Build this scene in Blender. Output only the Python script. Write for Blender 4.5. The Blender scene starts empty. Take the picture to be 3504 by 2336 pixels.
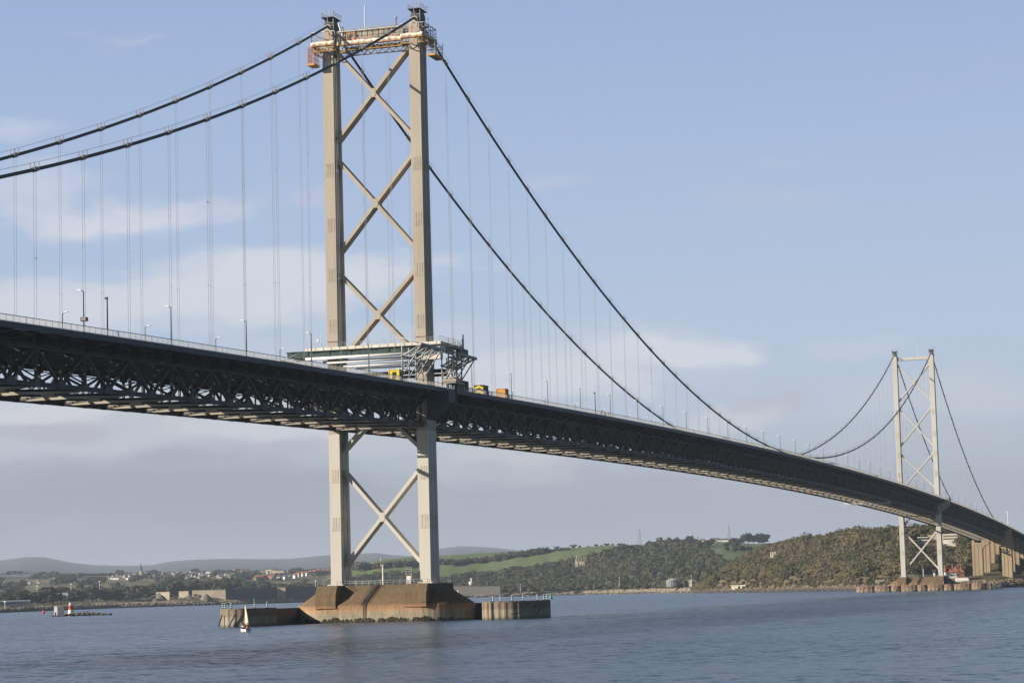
import bpy, math, random
import numpy as np
from mathutils import Vector, Matrix
random.seed(7); rng = np.random.default_rng(11)
R = math.radians
scene = bpy.context.scene
COL = scene.collection

# ------------------------------------------------------------------ camera numbers (metres, bridge along +x, water at z = 0)
CAM = np.array([-577.71, -212.527, 6.576]); YAW, PIT, ROL, FOC = .297894, .102792, -.026883, 8290.125
IW, IH = 3504, 2336
_fw = np.array([math.cos(PIT)*math.cos(YAW), math.cos(PIT)*math.sin(YAW), math.sin(PIT)])
_rt = np.array([math.sin(YAW), -math.cos(YAW), 0.]); _up = np.cross(_rt, _fw)
_r2 = _rt*math.cos(ROL)+_up*math.sin(ROL); _u2 = -_rt*math.sin(ROL)+_up*math.cos(ROL)
def ray(u, v):
    return _fw+_r2*(u-IW/2)/FOC-_u2*(v-IH/2)/FOC
def project(p):
    d = np.asarray(p, float)-CAM; z = d@_fw
    return IW/2+FOC*(d@_r2)/z, IH/2-FOC*(d@_u2)/z
def hor(u):                      # sight line height of the horizon at column u of the survey photo
    return 2070.6-(u*.026890)
def P(u, v, d):                  # survey: bearing u, elevation v, horizontal range d -> site coordinates
    r = ray(u, v); t = d/math.hypot(r[0], r[1])
    return CAM+r*t

# ------------------------------------------------------------------ helpers
def tag(o, label=None, cat=None, group=None, kind=None):
    if label: o['label'] = label
    if cat: o['category'] = cat
    if group: o['group'] = group
    if kind: o['kind'] = kind
    return o
def empty(name, loc, label=None, cat=None, group=None, rz=0):
    o = bpy.data.objects.new(name, None); COL.objects.link(o)
    o.location = loc; o.rotation_euler = (0, 0, rz); o.empty_display_size = .5
    return tag(o, label, cat, group)
class MB:
    def __init__(s): s.v = []; s.f = []; s.m = []; s.cur = 0
    def add(s, vs, fs):
        k = len(s.v); s.v.extend(vs)
        for f in fs: s.f.append([i+k for i in f]); s.m.append(s.cur)
    def box(s, c, d, rz=0):
        x, y, z = (q/2 for q in d); ca, sa = math.cos(rz), math.sin(rz)
        vs = []
        for a, b, e in ((-x,-y,-z),(x,-y,-z),(x,y,-z),(-x,y,-z),(-x,-y,z),(x,-y,z),(x,y,z),(-x,y,z)):
            vs.append((c[0]+a*ca-b*sa, c[1]+a*sa+b*ca, c[2]+e))
        s.add(vs, ((3,2,1,0),(4,5,6,7),(0,1,5,4),(1,2,6,5),(2,3,7,6),(3,0,4,7)))
    def bb(s, x0, x1, y0, y1, z0, z1): s.box(((x0+x1)/2,(y0+y1)/2,(z0+z1)/2),(x1-x0,y1-y0,z1-z0))
    def bar(s, a, b, w, h, up=(0,0,1), caps=True):
        ax, ay, az = a; bx, by, bz = b
        dx, dy, dz = bx-ax, by-ay, bz-az; l = math.sqrt(dx*dx+dy*dy+dz*dz) or 1
        dx /= l; dy /= l; dz /= l
        ux, uy, uz = up
        sx, sy, sz = dy*uz-dz*uy, dz*ux-dx*uz, dx*uy-dy*ux
        n = math.sqrt(sx*sx+sy*sy+sz*sz)
        if n < 1e-6:
            sx, sy, sz = 1, 0, 0; n = 1
        sx /= n; sy /= n; sz /= n
        tx, ty, tz = sy*dz-sz*dy, sz*dx-sx*dz, sx*dy-sy*dx
        vs = []
        for p in (a, b):
            for i, j in ((-1,-1),(1,-1),(1,1),(-1,1)):
                vs.append((p[0]+sx*i*w/2+tx*j*h/2, p[1]+sy*i*w/2+ty*j*h/2, p[2]+sz*i*w/2+tz*j*h/2))
        fs = [(0,1,5,4),(1,2,6,5),(2,3,7,6),(3,0,4,7)]
        if caps: fs += [(3,2,1,0),(4,5,6,7)]
        s.add(vs, fs)
    def tube(s, pts, r, n=6, r1=None, caps=True):
        vs = []; N = len(pts); r1 = r if r1 is None else r1
        for i, p in enumerate(pts):
            a = Vector(pts[max(i-1,0)]); b = Vector(pts[min(i+1,N-1)]); d = (b-a).normalized()
            u = d.cross(Vector((0,0,1)))
            if u.length < 1e-4: u = Vector((1,0,0))
            u.normalize(); w = u.cross(d); rr = r+(r1-r)*i/max(N-1,1)
            for k in range(n):
                q = 2*math.pi*k/n
                vs.append(tuple(Vector(p)+u*rr*math.cos(q)+w*rr*math.sin(q)))
        fs = []
        for i in range(N-1):
            for k in range(n):
                fs.append((i*n+k, i*n+(k+1)%n, (i+1)*n+(k+1)%n, (i+1)*n+k))
        if caps: fs += [tuple(range(n))[::-1], tuple(range((N-1)*n, N*n))]
        s.add(vs, fs)
    def loft(s, rings, caps=True, closed=True):
        n = len(rings[0]); vs = [tuple(p) for r in rings for p in r]; fs = []
        m = n if closed else n-1
        for i in range(len(rings)-1):
            for k in range(m): fs.append((i*n+k, i*n+(k+1)%n, (i+1)*n+(k+1)%n, (i+1)*n+k))
        if caps: fs += [tuple(range(n))[::-1], tuple(range((len(rings)-1)*n, len(rings)*n))]
        s.add(vs, fs)
    def sweep(s, prof, xs, zf, caps=True):        # profile (y, dz) carried along the deck curve
        s.loft([[(x, y, zf(x)+dz) for y, dz in prof] for x in xs], caps)
    def prism(s, poly, axis, lo, hi):
        def mk(p, t): return (t, p[0], p[1]) if axis == 'x' else ((p[0], t, p[1]) if axis == 'y' else (p[0], p[1], t))
        s.loft([[mk(p, lo) for p in poly], [mk(p, hi) for p in poly]])
    def lathe(s, c, prof, n=12):
        s.loft([[(c[0]+r*math.cos(2*math.pi*k/n), c[1]+r*math.sin(2*math.pi*k/n), c[2]+z) for k in range(n)] for r, z in prof])
    def build(s, name, mats, parent=None, smooth=False, at=None, fix=True):
        me = bpy.data.meshes.new(name)
        o0 = Vector((0,0,0))
        root = parent
        while root is not None and root.parent is not None: root = root.parent
        if root is not None: o0 = Vector(root.location)
        elif at is not None: o0 = Vector(at)
        vs = s.v if o0.length == 0 else [(x-o0.x, y-o0.y, z-o0.z) for x, y, z in s.v]
        me.from_pydata(vs, [], s.f); 
        if not isinstance(mats, (list, tuple)): mats = [mats]
        for m in mats: me.materials.append(m)
        if len(mats) > 1: me.polygons.foreach_set('material_index', s.m)
        if fix:
            import bmesh
            bm = bmesh.new(); bm.from_mesh(me); bmesh.ops.recalc_face_normals(bm, faces=bm.faces); bm.to_mesh(me); bm.free()
        if smooth: me.polygons.foreach_set('use_smooth', [True]*len(me.polygons))
        me.update()
        o = bpy.data.objects.new(name, me); COL.objects.link(o)
        if parent is not None: o.parent = parent
        elif at is not None: o.location = at
        return o
def centre(mb): return np.mean(np.array(mb.v), axis=0)
def limited(name, mbs, mat, parent, limit=100, smooth=False):
    """the ones that show largest are parts of their own, the rest one part"""
    mbs = sorted(mbs, key=lambda m: np.linalg.norm(centre(m[0] if isinstance(m, tuple) else m)-CAM))
    objs = [m.build(name, mat, parent, smooth, fix=False) for m in mbs[:limit]]
    if len(mbs) > limit:
        big = MB()
        for m in mbs[limit:]: big.add(m.v, m.f)
        o = big.build(name, mat, parent, smooth, fix=False); tag(o, kind='stuff'); objs.append(o)
    return objs
def copy_tree(o, parent=None):
    c = o.copy(); COL.objects.link(c)
    if parent is not None: c.parent = parent
    for ch in list(o.children): copy_tree(ch, c)
    return c
def fast_mesh(name, verts, quads, mats, attr=None, mat_idx=None, smooth=False):
    me = bpy.data.meshes.new(name); nv, nf = len(verts), len(quads); k = quads.shape[1]
    me.vertices.add(nv); me.vertices.foreach_set('co', np.asarray(verts, np.float32).ravel())
    me.loops.add(nf*k); me.loops.foreach_set('vertex_index', np.asarray(quads, np.int32).ravel())
    me.polygons.add(nf); me.polygons.foreach_set('loop_start', np.arange(0, nf*k, k, dtype=np.int32))
    try: me.polygons.foreach_set('loop_total', np.full(nf, k, np.int32))
    except Exception: pass
    for m in mats: me.materials.append(m)
    if mat_idx is not None: me.polygons.foreach_set('material_index', mat_idx)
    me.update(calc_edges=True)
    if attr is not None:
        a = me.attributes.new('tint', 'FLOAT', 'FACE'); a.data.foreach_set('value', np.asarray(attr, np.float32))
    if smooth: me.polygons.foreach_set('use_smooth', [True]*nf)
    me.validate(); me.update()
    return me

# ------------------------------------------------------------------ materials
def rgb(r, g, b): return (r, g, b, 1)
class NT:
    def __init__(s, m):
        m.use_nodes = True; s.t = m.node_tree; s.n = s.t.nodes; s.l = s.t.links
    def new(s, typ, **k):
        q = s.n.new(typ)
        for a, b in k.items(): setattr(q, a, b)
        return q
    def link(s, a, b): s.l.new(a, b)
def surf(name, c1, c2=None, scale=.5, rough=.7, stretch=(1,1,1), detail=5, lo=.35, hi=.65, metal=0, bump=0, bscale=None, spec=.4, streak=0):
    m = bpy.data.materials.new(name); t = NT(m); b = t.n['Principled BSDF']
    b.inputs['Roughness'].default_value = rough; b.inputs['Metallic'].default_value = metal
    b.inputs['Specular IOR Level'].default_value = spec
    if c2 is None: c2 = tuple(x*.82 for x in c1)
    tc = t.new('ShaderNodeTexCoord'); mp = t.new('ShaderNodeMapping'); mp.inputs['Scale'].default_value = stretch
    t.link(tc.outputs['Object'], mp.inputs['Vector'])
    no = t.new('ShaderNodeTexNoise'); no.inputs['Scale'].default_value = scale; no.inputs['Detail'].default_value = detail
    t.link(mp.outputs[0], no.inputs['Vector'])
    cr = t.new('ShaderNodeValToRGB'); cr.color_ramp.elements[0].position = lo; cr.color_ramp.elements[1].position = hi
    cr.color_ramp.elements[0].color = rgb(*c1); cr.color_ramp.elements[1].color = rgb(*c2)
    t.link(no.outputs['Fac'], cr.inputs[0]); t.link(cr.outputs[0], b.inputs['Base Color'])
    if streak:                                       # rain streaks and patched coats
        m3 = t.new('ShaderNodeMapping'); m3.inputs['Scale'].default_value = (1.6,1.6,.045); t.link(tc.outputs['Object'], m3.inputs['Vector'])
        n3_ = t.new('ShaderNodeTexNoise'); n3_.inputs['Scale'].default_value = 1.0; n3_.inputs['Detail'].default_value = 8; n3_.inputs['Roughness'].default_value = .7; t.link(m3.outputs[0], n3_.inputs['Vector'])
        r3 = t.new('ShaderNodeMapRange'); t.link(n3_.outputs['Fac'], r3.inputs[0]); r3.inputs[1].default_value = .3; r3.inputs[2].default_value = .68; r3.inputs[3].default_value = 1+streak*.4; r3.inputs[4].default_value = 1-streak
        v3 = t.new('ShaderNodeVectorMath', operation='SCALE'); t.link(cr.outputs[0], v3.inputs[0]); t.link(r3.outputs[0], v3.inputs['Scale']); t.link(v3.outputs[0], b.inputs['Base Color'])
    if bump:
        n2 = t.new('ShaderNodeTexNoise'); n2.inputs['Scale'].default_value = bscale or scale*4; n2.inputs['Detail'].default_value = 6
        t.link(mp.outputs[0], n2.inputs['Vector'])
        bp = t.new('ShaderNodeBump'); bp.inputs['Strength'].default_value = bump; bp.inputs['Distance'].default_value = .3
        t.link(n2.outputs['Fac'], bp.inputs['Height']); t.link(bp.outputs[0], b.inputs['Normal'])
    return m
M = {}
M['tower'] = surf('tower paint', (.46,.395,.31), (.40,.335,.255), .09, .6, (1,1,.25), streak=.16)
M['tower_low'] = surf('fresh tower paint', (.60,.555,.475), (.56,.51,.43), .12, .55, (1,1,.3), streak=.09)
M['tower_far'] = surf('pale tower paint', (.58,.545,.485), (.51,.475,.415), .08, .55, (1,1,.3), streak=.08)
M['splice'] = surf('bare splice plate', (.41,.35,.275), (.34,.29,.225), .8, .6)
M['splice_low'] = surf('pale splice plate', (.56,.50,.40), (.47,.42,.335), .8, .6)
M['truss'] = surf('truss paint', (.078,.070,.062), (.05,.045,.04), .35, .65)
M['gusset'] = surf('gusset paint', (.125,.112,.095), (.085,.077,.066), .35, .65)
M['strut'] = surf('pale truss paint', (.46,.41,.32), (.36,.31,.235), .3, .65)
M['fascia'] = surf('fascia paint', (.060,.068,.086), (.05,.056,.068), .12, .6, (.4,1,1))
M['deck'] = surf('deck steel', (.07,.07,.07), (.05,.05,.05), .3, .8)
M['asphalt'] = surf('asphalt', (.055,.055,.055), (.045,.045,.045), 1.5, .9)
M['toprail'] = surf('parapet top rail', (.12,.125,.13), (.09,.095,.10), .5, .6)
M['rail'] = surf('parapet paint', (.52,.49,.42), (.44,.41,.35), .5, .6)
M['cable'] = surf('cable paint', (.022,.042,.052), (.016,.03,.038), .5, .5)
M['hanger'] = surf('hanger rope', (.44,.46,.48), (.36,.38,.40), .3, .5)
M['band'] = surf('cable band grey', (.30,.28,.25), (.22,.21,.20), 1., .6)
M['lightgrey'] = surf('galvanised steel', (.42,.42,.40), (.33,.33,.32), .7, .5)
M['darksteel'] = surf('dark steel', (.05,.055,.06), (.035,.04,.045), .7, .55)
M['white'] = surf('white paint', (.78,.77,.73), (.68,.66,.62), .5, .5)
M['cream'] = surf('cream paint', (.72,.68,.58), (.62,.57,.47), .35, .55)
M['orange'] = surf('orange paint', (.66,.31,.05), (.54,.24,.04), .8, .55)
M['ochre'] = surf('ochre steel', (.46,.26,.075), (.34,.18,.05), .9, .6)
M['canvas'] = surf('white canvas', (.82,.76,.64), (.62,.52,.38), 1.1, .85)
M['redmesh'] = surf('red safety mesh', (.55,.30,.24), (.46,.23,.18), 1.5, .8)
M['red'] = surf('red paint', (.55,.04,.03), (.42,.03,.025), .8, .5)
M['green'] = surf('buoy green', (.03,.28,.17), (.02,.2,.12), .8, .5)
M['yellow'] = surf('yellow paint', (.75,.58,.04), (.6,.46,.04), .6, .5)
M['black'] = surf('black paint', (.015,.015,.015), (.025,.025,.025), .8, .6)
M['olive'] = surf('olive container', (.20,.16,.075), (.155,.125,.06), .6, .7)
M['netting'] = surf('green netting', (.085,.12,.112), (.065,.092,.085), .9, .9, (1,1,3))
M['pile'] = surf('sheet pile steel', (.33,.25,.16), (.24,.175,.11), .5, .75, (1,1,.4))
M['concrete'] = surf('viaduct concrete', (.40,.31,.19), (.32,.245,.15), .12, .85, (1,1,.5))
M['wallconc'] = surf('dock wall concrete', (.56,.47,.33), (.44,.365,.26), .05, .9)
M['wallshade'] = surf('shaded dock wall', (.10,.095,.09), (.075,.07,.068), .05, .9)  # dock concrete with the walls' shade put into its colour; plain grey on one shed
M['slate'] = surf('slate roof', (.10,.10,.105), (.07,.07,.075), .8, .8)
M['redroof'] = surf('red tile roof', (.30,.105,.07), (.23,.08,.055), .6, .8)
M['brick'] = surf('red brick', (.30,.13,.085), (.22,.095,.065), .5, .85)
M['glass'] = surf('window glass', (.03,.04,.05), (.02,.025,.03), .5, .15)
M['stone'] = surf('pale stone', (.45,.38,.27), (.30,.25,.18), .3, .9)
M['greyclad'] = surf('grey cladding', (.22,.24,.26), (.18,.195,.21), .15, .7)
M['sail'] = surf('sailcloth', (.62,.53,.40), (.55,.46,.34), .4, .8)
M['skin'] = surf('skin', (.5,.3,.22), (.45,.26,.19), 3, .6)
M['navy'] = surf('navy cloth', (.03,.035,.06), (.025,.028,.045), 3, .8)
M['orangecloth'] = surf('orange cloth', (.65,.28,.04), (.55,.22,.03), 3, .8)
M['gravel'] = surf('gravel', (.24,.21,.17), (.16,.14,.115), .6, .95, bump=.5)
M['trunk'] = surf('bark', (.10,.08,.06), (.07,.055,.04), 1, .9)

def zramp(name, stops, noise=.35, nscale=.25, stretch=(1,1,1), rough=.85, weed=None, bump=.0, joints=False):
    """colour bands by height with a ragged edge (tide marks, stains)"""
    m = bpy.data.materials.new(name); t = NT(m); b = t.n['Principled BSDF']; b.inputs['Roughness'].default_value = rough
    g = t.new('ShaderNodeNewGeometry'); sp = t.new('ShaderNodeSeparateXYZ'); t.link(g.outputs['Position'], sp.inputs[0])
    mp = t.new('ShaderNodeMapping'); mp.inputs['Scale'].default_value = stretch; t.link(g.outputs['Position'], mp.inputs['Vector'])
    no = t.new('ShaderNodeTexNoise'); no.inputs['Scale'].default_value = nscale; no.inputs['Detail'].default_value = 7; no.inputs['Roughness'].default_value = .62
    t.link(mp.outputs[0], no.inputs['Vector'])
    ma = t.new('ShaderNodeMath', operation='MULTIPLY_ADD'); t.link(no.outputs['Fac'], ma.inputs[0]); ma.inputs[1].default_value = noise*2; 
    ad = t.new('ShaderNodeMath', operation='SUBTRACT'); t.link(sp.outputs['Z'], ad.inputs[0]); ad.inputs[1].default_value = noise
    t.link(ad.outputs[0], ma.inputs[2])
    zmax = stops[-1][0]; zmin = stops[0][0]
    mr = t.new('ShaderNodeMapRange'); t.link(ma.outputs[0], mr.inputs[0]); mr.inputs[1].default_value = zmin; mr.inputs[2].default_value = zmax
    cr = t.new('ShaderNodeValToRGB'); e = cr.color_ramp.elements
    for i, (z, c) in enumerate(stops):
        q = (z-zmin)/(zmax-zmin)
        if i == 0: e[0].position = q; e[0].color = rgb(*c)
        elif i == len(stops)-1: e[-1].position = q; e[-1].color = rgb(*c)
        else: n = e.new(q); n.color = rgb(*c)
    t.link(mr.outputs[0], cr.inputs[0])
    n2 = t.new('ShaderNodeTexNoise'); n2.inputs['Scale'].default_value = 1.1; n2.inputs['Detail'].default_value = 8; n2.inputs['Roughness'].default_value = .7
    m2 = t.new('ShaderNodeMapping'); m2.inputs['Scale'].default_value = (1,1,.35); t.link(g.outputs['Position'], m2.inputs['Vector']); t.link(m2.outputs[0], n2.inputs['Vector'])
    r2 = t.new('ShaderNodeMapRange'); t.link(n2.outputs['Fac'], r2.inputs[0]); r2.inputs[1].default_value = .3; r2.inputs[2].default_value = .7; r2.inputs[3].default_value = .72; r2.inputs[4].default_value = 1.18
    mx = t.new('ShaderNodeVectorMath', operation='SCALE'); t.link(cr.outputs[0], mx.inputs[0]); t.link(r2.outputs[0], mx.inputs['Scale'])
    col = mx
    if joints:                                       # pour joints every lift, and weather streaks running down
        fr_ = t.new('ShaderNodeMath', operation='PINGPONG'); t.link(sp.outputs['Z'], fr_.inputs[0]); fr_.inputs[1].default_value = .85
        r4 = t.new('ShaderNodeMapRange'); t.link(fr_.outputs[0], r4.inputs[0]); r4.inputs[1].default_value = .0; r4.inputs[2].default_value = .05; r4.inputs[3].default_value = .72; r4.inputs[4].default_value = 1
        m5 = t.new('ShaderNodeMapping'); m5.inputs['Scale'].default_value = (1.3,1.3,.12); t.link(g.outputs['Position'], m5.inputs['Vector'])
        n5 = t.new('ShaderNodeTexNoise'); n5.inputs['Scale'].default_value = 1.; n5.inputs['Detail'].default_value = 8; n5.inputs['Roughness'].default_value = .72; t.link(m5.outputs[0], n5.inputs['Vector'])
        r5 = t.new('ShaderNodeMapRange'); t.link(n5.outputs['Fac'], r5.inputs[0]); r5.inputs[1].default_value = .32; r5.inputs[2].default_value = .68; r5.inputs[3].default_value = .8; r5.inputs[4].default_value = 1.15
        mm_ = t.new('ShaderNodeMath', operation='MULTIPLY'); t.link(r4.outputs[0], mm_.inputs[0]); t.link(r5.outputs[0], mm_.inputs[1])
        col = t.new('ShaderNodeVectorMath', operation='SCALE'); t.link(mx.outputs[0], col.inputs[0]); t.link(mm_.outputs[0], col.inputs['Scale'])
    t.link(col.outputs[0], b.inputs['Base Color'])
    if bump:
        bp = t.new('ShaderNodeBump'); bp.inputs['Strength'].default_value = bump; bp.inputs['Distance'].default_value = .15
        t.link(n2.outputs['Fac'], bp.inputs['Height']); t.link(bp.outputs[0], b.inputs['Normal'])
    return m
M['pier'] = zramp('pier concrete', [(-2,(.05,.045,.03)),(.15,(.15,.125,.08)),(.6,(.33,.285,.20)),(2.4,(.36,.285,.18)),(2.9,(.41,.255,.135)),(3.8,(.36,.195,.095)),(4.5,(.18,.115,.058)),(6.5,(.16,.105,.053)),(9.5,(.145,.10,.056))], .45, .35, (1,1,.6), .9, bump=.35, joints=True)
M['pile'] = zramp('tidal sheet pile', [(-2,(.05,.045,.03)),(.1,(.12,.105,.075)),(.8,(.27,.235,.17)),(2.2,(.28,.235,.165)),(2.5,(.19,.145,.095)),(4.3,(.20,.155,.105))], .3, .6, (1,1,.4), .8)
M['piledark'] = zramp('darker link wall steel', [(-2,(.03,.028,.025)),(.5,(.05,.045,.04)),(2.4,(.075,.068,.06)),(4.3,(.06,.052,.045))], .3, .6, (1,1,.4), .7)  # link walls get a darker tone than the pile cells
M['pilefar'] = zramp('rusty sheet pile', [(-2,(.05,.045,.03)),(.1,(.16,.125,.08)),(.8,(.27,.215,.15)),(2.0,(.27,.195,.13)),(2.4,(.21,.125,.08)),(4.3,(.22,.135,.085))], .3, .6, (1,1,.4), .8)
M['rock'] = zramp('shore rock', [(-2,(.03,.028,.025)),(.3,(.05,.045,.04)),(1.6,(.08,.07,.058)),(2.3,(.26,.21,.15)),(8,(.36,.29,.20))], .5, .2, (1,1,1), .9, bump=.4)
M['islet'] = zramp('islet rock', [(-2,(.03,.028,.025)),(.3,(.045,.04,.035)),(1.2,(.10,.085,.06)),(3,(.13,.11,.08))], .3, .5, (1,1,1), .9, bump=.5)

def leaf_mat(name, cols, trans=.25):
    m = bpy.data.materials.new(name); t = NT(m); b = t.n['Principled BSDF']; b.inputs['Roughness'].default_value = .7
    b.inputs['Specular IOR Level'].default_value = .25
    a = t.new('ShaderNodeAttribute', attribute_name='tint'); cr = t.new('ShaderNodeValToRGB'); e = cr.color_ramp.elements
    n = len(cols)
    for i, c in enumerate(cols):
        if i == 0: e[0].position = 0; e[0].color = rgb(*c)
        elif i == n-1: e[-1].position = 1; e[-1].color = rgb(*c)
        else: q = e.new(i/(n-1)); q.color = rgb(*c)
    t.link(a.outputs['Fac'], cr.inputs[0]); t.link(cr.outputs[0], b.inputs['Base Color'])
    tr = t.new('ShaderNodeBsdfTranslucent'); t.link(cr.outputs[0], tr.inputs['Color'])
    mix = t.new('ShaderNodeMixShader'); mix.inputs[0].default_value = trans
    t.link(b.outputs[0], mix.inputs[1]); t.link(tr.outputs[0], mix.inputs[2])
    t.link(mix.outputs[0], t.n['Material Output'].inputs['Surface'])
    return m
M['leaf_dark'] = leaf_mat('belt foliage', [(.035,.042,.024),(.05,.056,.032),(.075,.072,.04),(.05,.06,.03)])
M['leaf_wood'] = leaf_mat('wood foliage', [(.058,.063,.036),(.09,.096,.047),(.115,.108,.058),(.14,.12,.066)], .35)
M['leaf_scrub'] = leaf_mat('headland scrub', [(.07,.075,.038),(.115,.11,.052),(.16,.135,.068),(.19,.15,.077),(.175,.175,.07)], .35)
M['leaf_hedge'] = leaf_mat('hedge foliage', [(.05,.05,.03),(.09,.075,.045),(.11,.085,.055)])
# ================================================================== THE BRIDGE
L = 1005.84; CY = 11.887
def zd(x): return 62.7-1.86e-5*(x-503)**2           # footway level along the camber
def zc(x):                                          # main cable
    if x < 0: d = -x; return 154.3-.4396*d+.000413*d*d
    if x <= L: return 64.5+89.8*((x-L/2)/(L/2))**2
    d = x-L; return 154.3-.4396*d+.000413*d*d
def hx(z): return 3.43+(2.5-3.43)*(z-9.2)/(154.3-9.2)
WY = 1.462
bridge = empty('suspension_bridge', (0,0,0), 'long dark suspension bridge on two tall braced steel towers crossing the whole blue estuary', 'bridge')

hang_side = [22.3+18.2*k for k in range(22)]
hang_main = [22.3+18.136*k for k in range(54)]
nodes_side = [4.1+9.1*k for k in range(45)]
nodes_main = [4.16+9.068*k for k in range(111)]
SPANS = [[-x for x in nodes_side][::-1], nodes_main, [L+x for x in nodes_side]]

# ---- towers
def tower(x0, paint, low, name_label):
    legs = []
    main = MB()
    # foot plates and joint plates hold the tower mesh itself
    for s in (-1,1): main.bb(x0-4.2, x0+4.2, s*CY-2.1, s*CY+2.1, 9.15, 9.6)
    t = main.build('tower', low, bridge); tag(t, name_label)
    for s in (-1,1):
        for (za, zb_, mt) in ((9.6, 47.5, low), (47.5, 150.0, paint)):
            mb = MB(); rings = []
            zs = [za, zb_]
            for z in zs:
                h = hx(z); g = .16; a = h*.36; d = .3; w = WY
                lo = [(-h,-w),(-a-g,-w),(-a-g,-w+d),(-a+g,-w+d),(-a+g,-w),(a-g,-w),(a-g,-w+d),(a+g,-w+d),(a+g,-w),(h,-w)]
                ring = lo+[(-x,-y) for x, y in lo]
                rings.append([(x0+x, s*CY+y, z) for x, y in ring])
            if zb_ == 150.0:
                top = rings[-1]
                for z, fy, fx in ((151.6,.93,.97),(152.7,.76,.93),(153.5,.5,.85),(153.9,.3,.8)):
                    rings.append([(x0+(p[0]-x0)*fx, s*CY+(p[1]-s*CY)*fy, z) for p in top])
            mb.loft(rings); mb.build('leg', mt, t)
        # saddle housing with its railed platform on the leg top
        mb = MB()
        mb.prism([(x0-1.0,153.2),(x0+3.2,151.6),(x0+3.0,154.6),(x0+1.6,155.7),(x0-1.0,155.6)], 'y', s*CY-1.25, s*CY+1.25)
        mb.bb(x0-2.4, x0+3.4, s*CY-1.7, s*CY+1.7, 155.7, 155.85)
        mb.bb(x0+3.0, x0+4.6, s*CY-1.7, s*CY+1.7, 152.0, 152.2)
        mb.build('saddle_housing', M['darksteel'], t)
        mb = MB()
        for zz in (156.4, 157.0):
            for yy in (-1.7, 1.7): mb.bar((x0-2.4, s*CY+yy, zz), (x0+3.4, s*CY+yy, zz), .09, .09)
            for xx in (-2.4, 3.4): mb.bar((x0+xx, s*CY-1.7, zz), (x0+xx, s*CY+1.7, zz), .09, .09)
        for xx in (-2.4,-.5,1.5,3.4):
            for yy in (-1.7,0,1.7):
                if yy or abs(xx) > 2: mb.bar((x0+xx, s*CY+yy, 155.8), (x0+xx, s*CY+yy, 157.1), .09, .09)
        for zz in (152.9, 153.6, 154.4):
            mb.bar((x0-1.9, s*CY-1.6, zz), (x0-1.9, s*CY+1.6, zz), .08, .08)
            mb.bar((x0+4.5, s*CY-1.7, zz), (x0+4.5, s*CY+1.7, zz), .08, .08)
        for yy in (-1.5,1.5):
            mb.bar((x0-1.9, s*CY+yy, 152.4), (x0-1.9, s*CY+yy, 156.6), .12, .12)
            mb.bar((x0+4.5, s*CY+yy, 152.0), (x0+4.5, s*CY+yy, 154.6), .1, .1)
        mb.bar((x0-2.4, s*CY, 155.8), (x0-1.2, s*CY, 153.4), .2, .2)
        mb.bar((x0-.2, s*CY, 155.8), (x0-.2, s*CY, 158.2), .16, .16)
        mb.bar((x0+.6, s*CY, 155.8), (x0+.6, s*CY, 157.8), .1, .1)
        for q in (-2.2, 3.2): mb.box((x0+q, s*CY-1.6, 157.25), (.3,.3,.3))
        mb.build('saddle_railing', M['lightgrey'], t)
        # bolted splice plates on the legs
        for z in (115.5, 101.2, 88.3, 75.1, 36.9, 24.7):
            mb = MB(); h = hx(z)
            for k in (-1,0,1):
                mb.bb(x0-h-.05, x0-h+.1, s*CY+k*.72-.31, s*CY+k*.72+.31, z-1.75, z+1.75)
                mb.bb(x0+k*2.05-.55, x0+k*2.05+.55, s*CY-WY-.05, s*CY-WY+.1, z-1.75, z+1.75)
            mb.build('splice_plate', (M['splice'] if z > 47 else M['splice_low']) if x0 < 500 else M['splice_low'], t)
        # cantilever bracket carrying the footway round the leg
        mb = MB(); sg = s
        y0, y1 = sg*(CY+WY-.03), sg*19.0
        mb.prism([(y0,50.2),(y1,54.6),(y1,57.0),(y0,57.0)], 'x', x0-3.18, x0+3.18)
        for xx in (-3.3, 3.3):
            mb.bar((x0+xx, y1, 54.4), (x0+xx, y1, 59.6), .45, .5)
        mb.bb(x0-3.3, x0+3.3, min(y1,y1+sg*.2), max(y1,y1+sg*.2), 56.9, 57.3)
        mb.bb(x0-3.6, x0+3.6, min(y1-sg*.8,y1+sg*.3), max(y1-sg*.8,y1+sg*.3), 54.25, 54.45)
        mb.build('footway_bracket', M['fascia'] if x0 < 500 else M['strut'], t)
    yi = CY-WY
    def brace(a, b, mt):
        mb = MB(); mb.bar((x0, a[0], a[1]), (x0, b[0], b[1]), 3.0, .86, up=(0, -(b[1]-a[1]), b[0]-a[0]))
        return mb.build('cross_brace', mt, t)
    for zt_, zb_, mt in ((146.9,123.2,paint),(118.4,94.2,paint),(88.6,66.6,paint),(38.2,14.2,low)):
        brace((yi,zt_), (-yi,zb_), mt); brace((-yi,zt_), (yi,zb_), mt)
        zm = (zt_+zb_)/2; mb = MB()
        mb.prism([(-.42,zm+1.15),(.42,zm+1.15),(.75,zm+.4),(.75,zm-.4),(.42,zm-1.15),(-.42,zm-1.15),(-.75,zm-.4),(-.75,zm+.4)], 'x', x0-1.56, x0+1.56)
        mb.build('brace_joint', mt, t)
    for s in (-1,1): brace((s*3.9,49.6), (s*yi,43.3), low)
    mb = MB(); mb.bb(x0-1.6, x0+1.6, -yi, yi, 149.9, 151.7); mb.build('portal_beam', paint, t)
    mb = MB(); mb.bb(x0-1.7, x0+1.7, -yi, yi, 49.2, 50.6); mb.build('deck_beam', low, t)
    return t
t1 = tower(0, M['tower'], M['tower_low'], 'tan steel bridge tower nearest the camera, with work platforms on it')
t2 = tower(L, M['tower_far'], M['tower_far'], 'pale steel bridge tower standing far off near the north shore')
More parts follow.
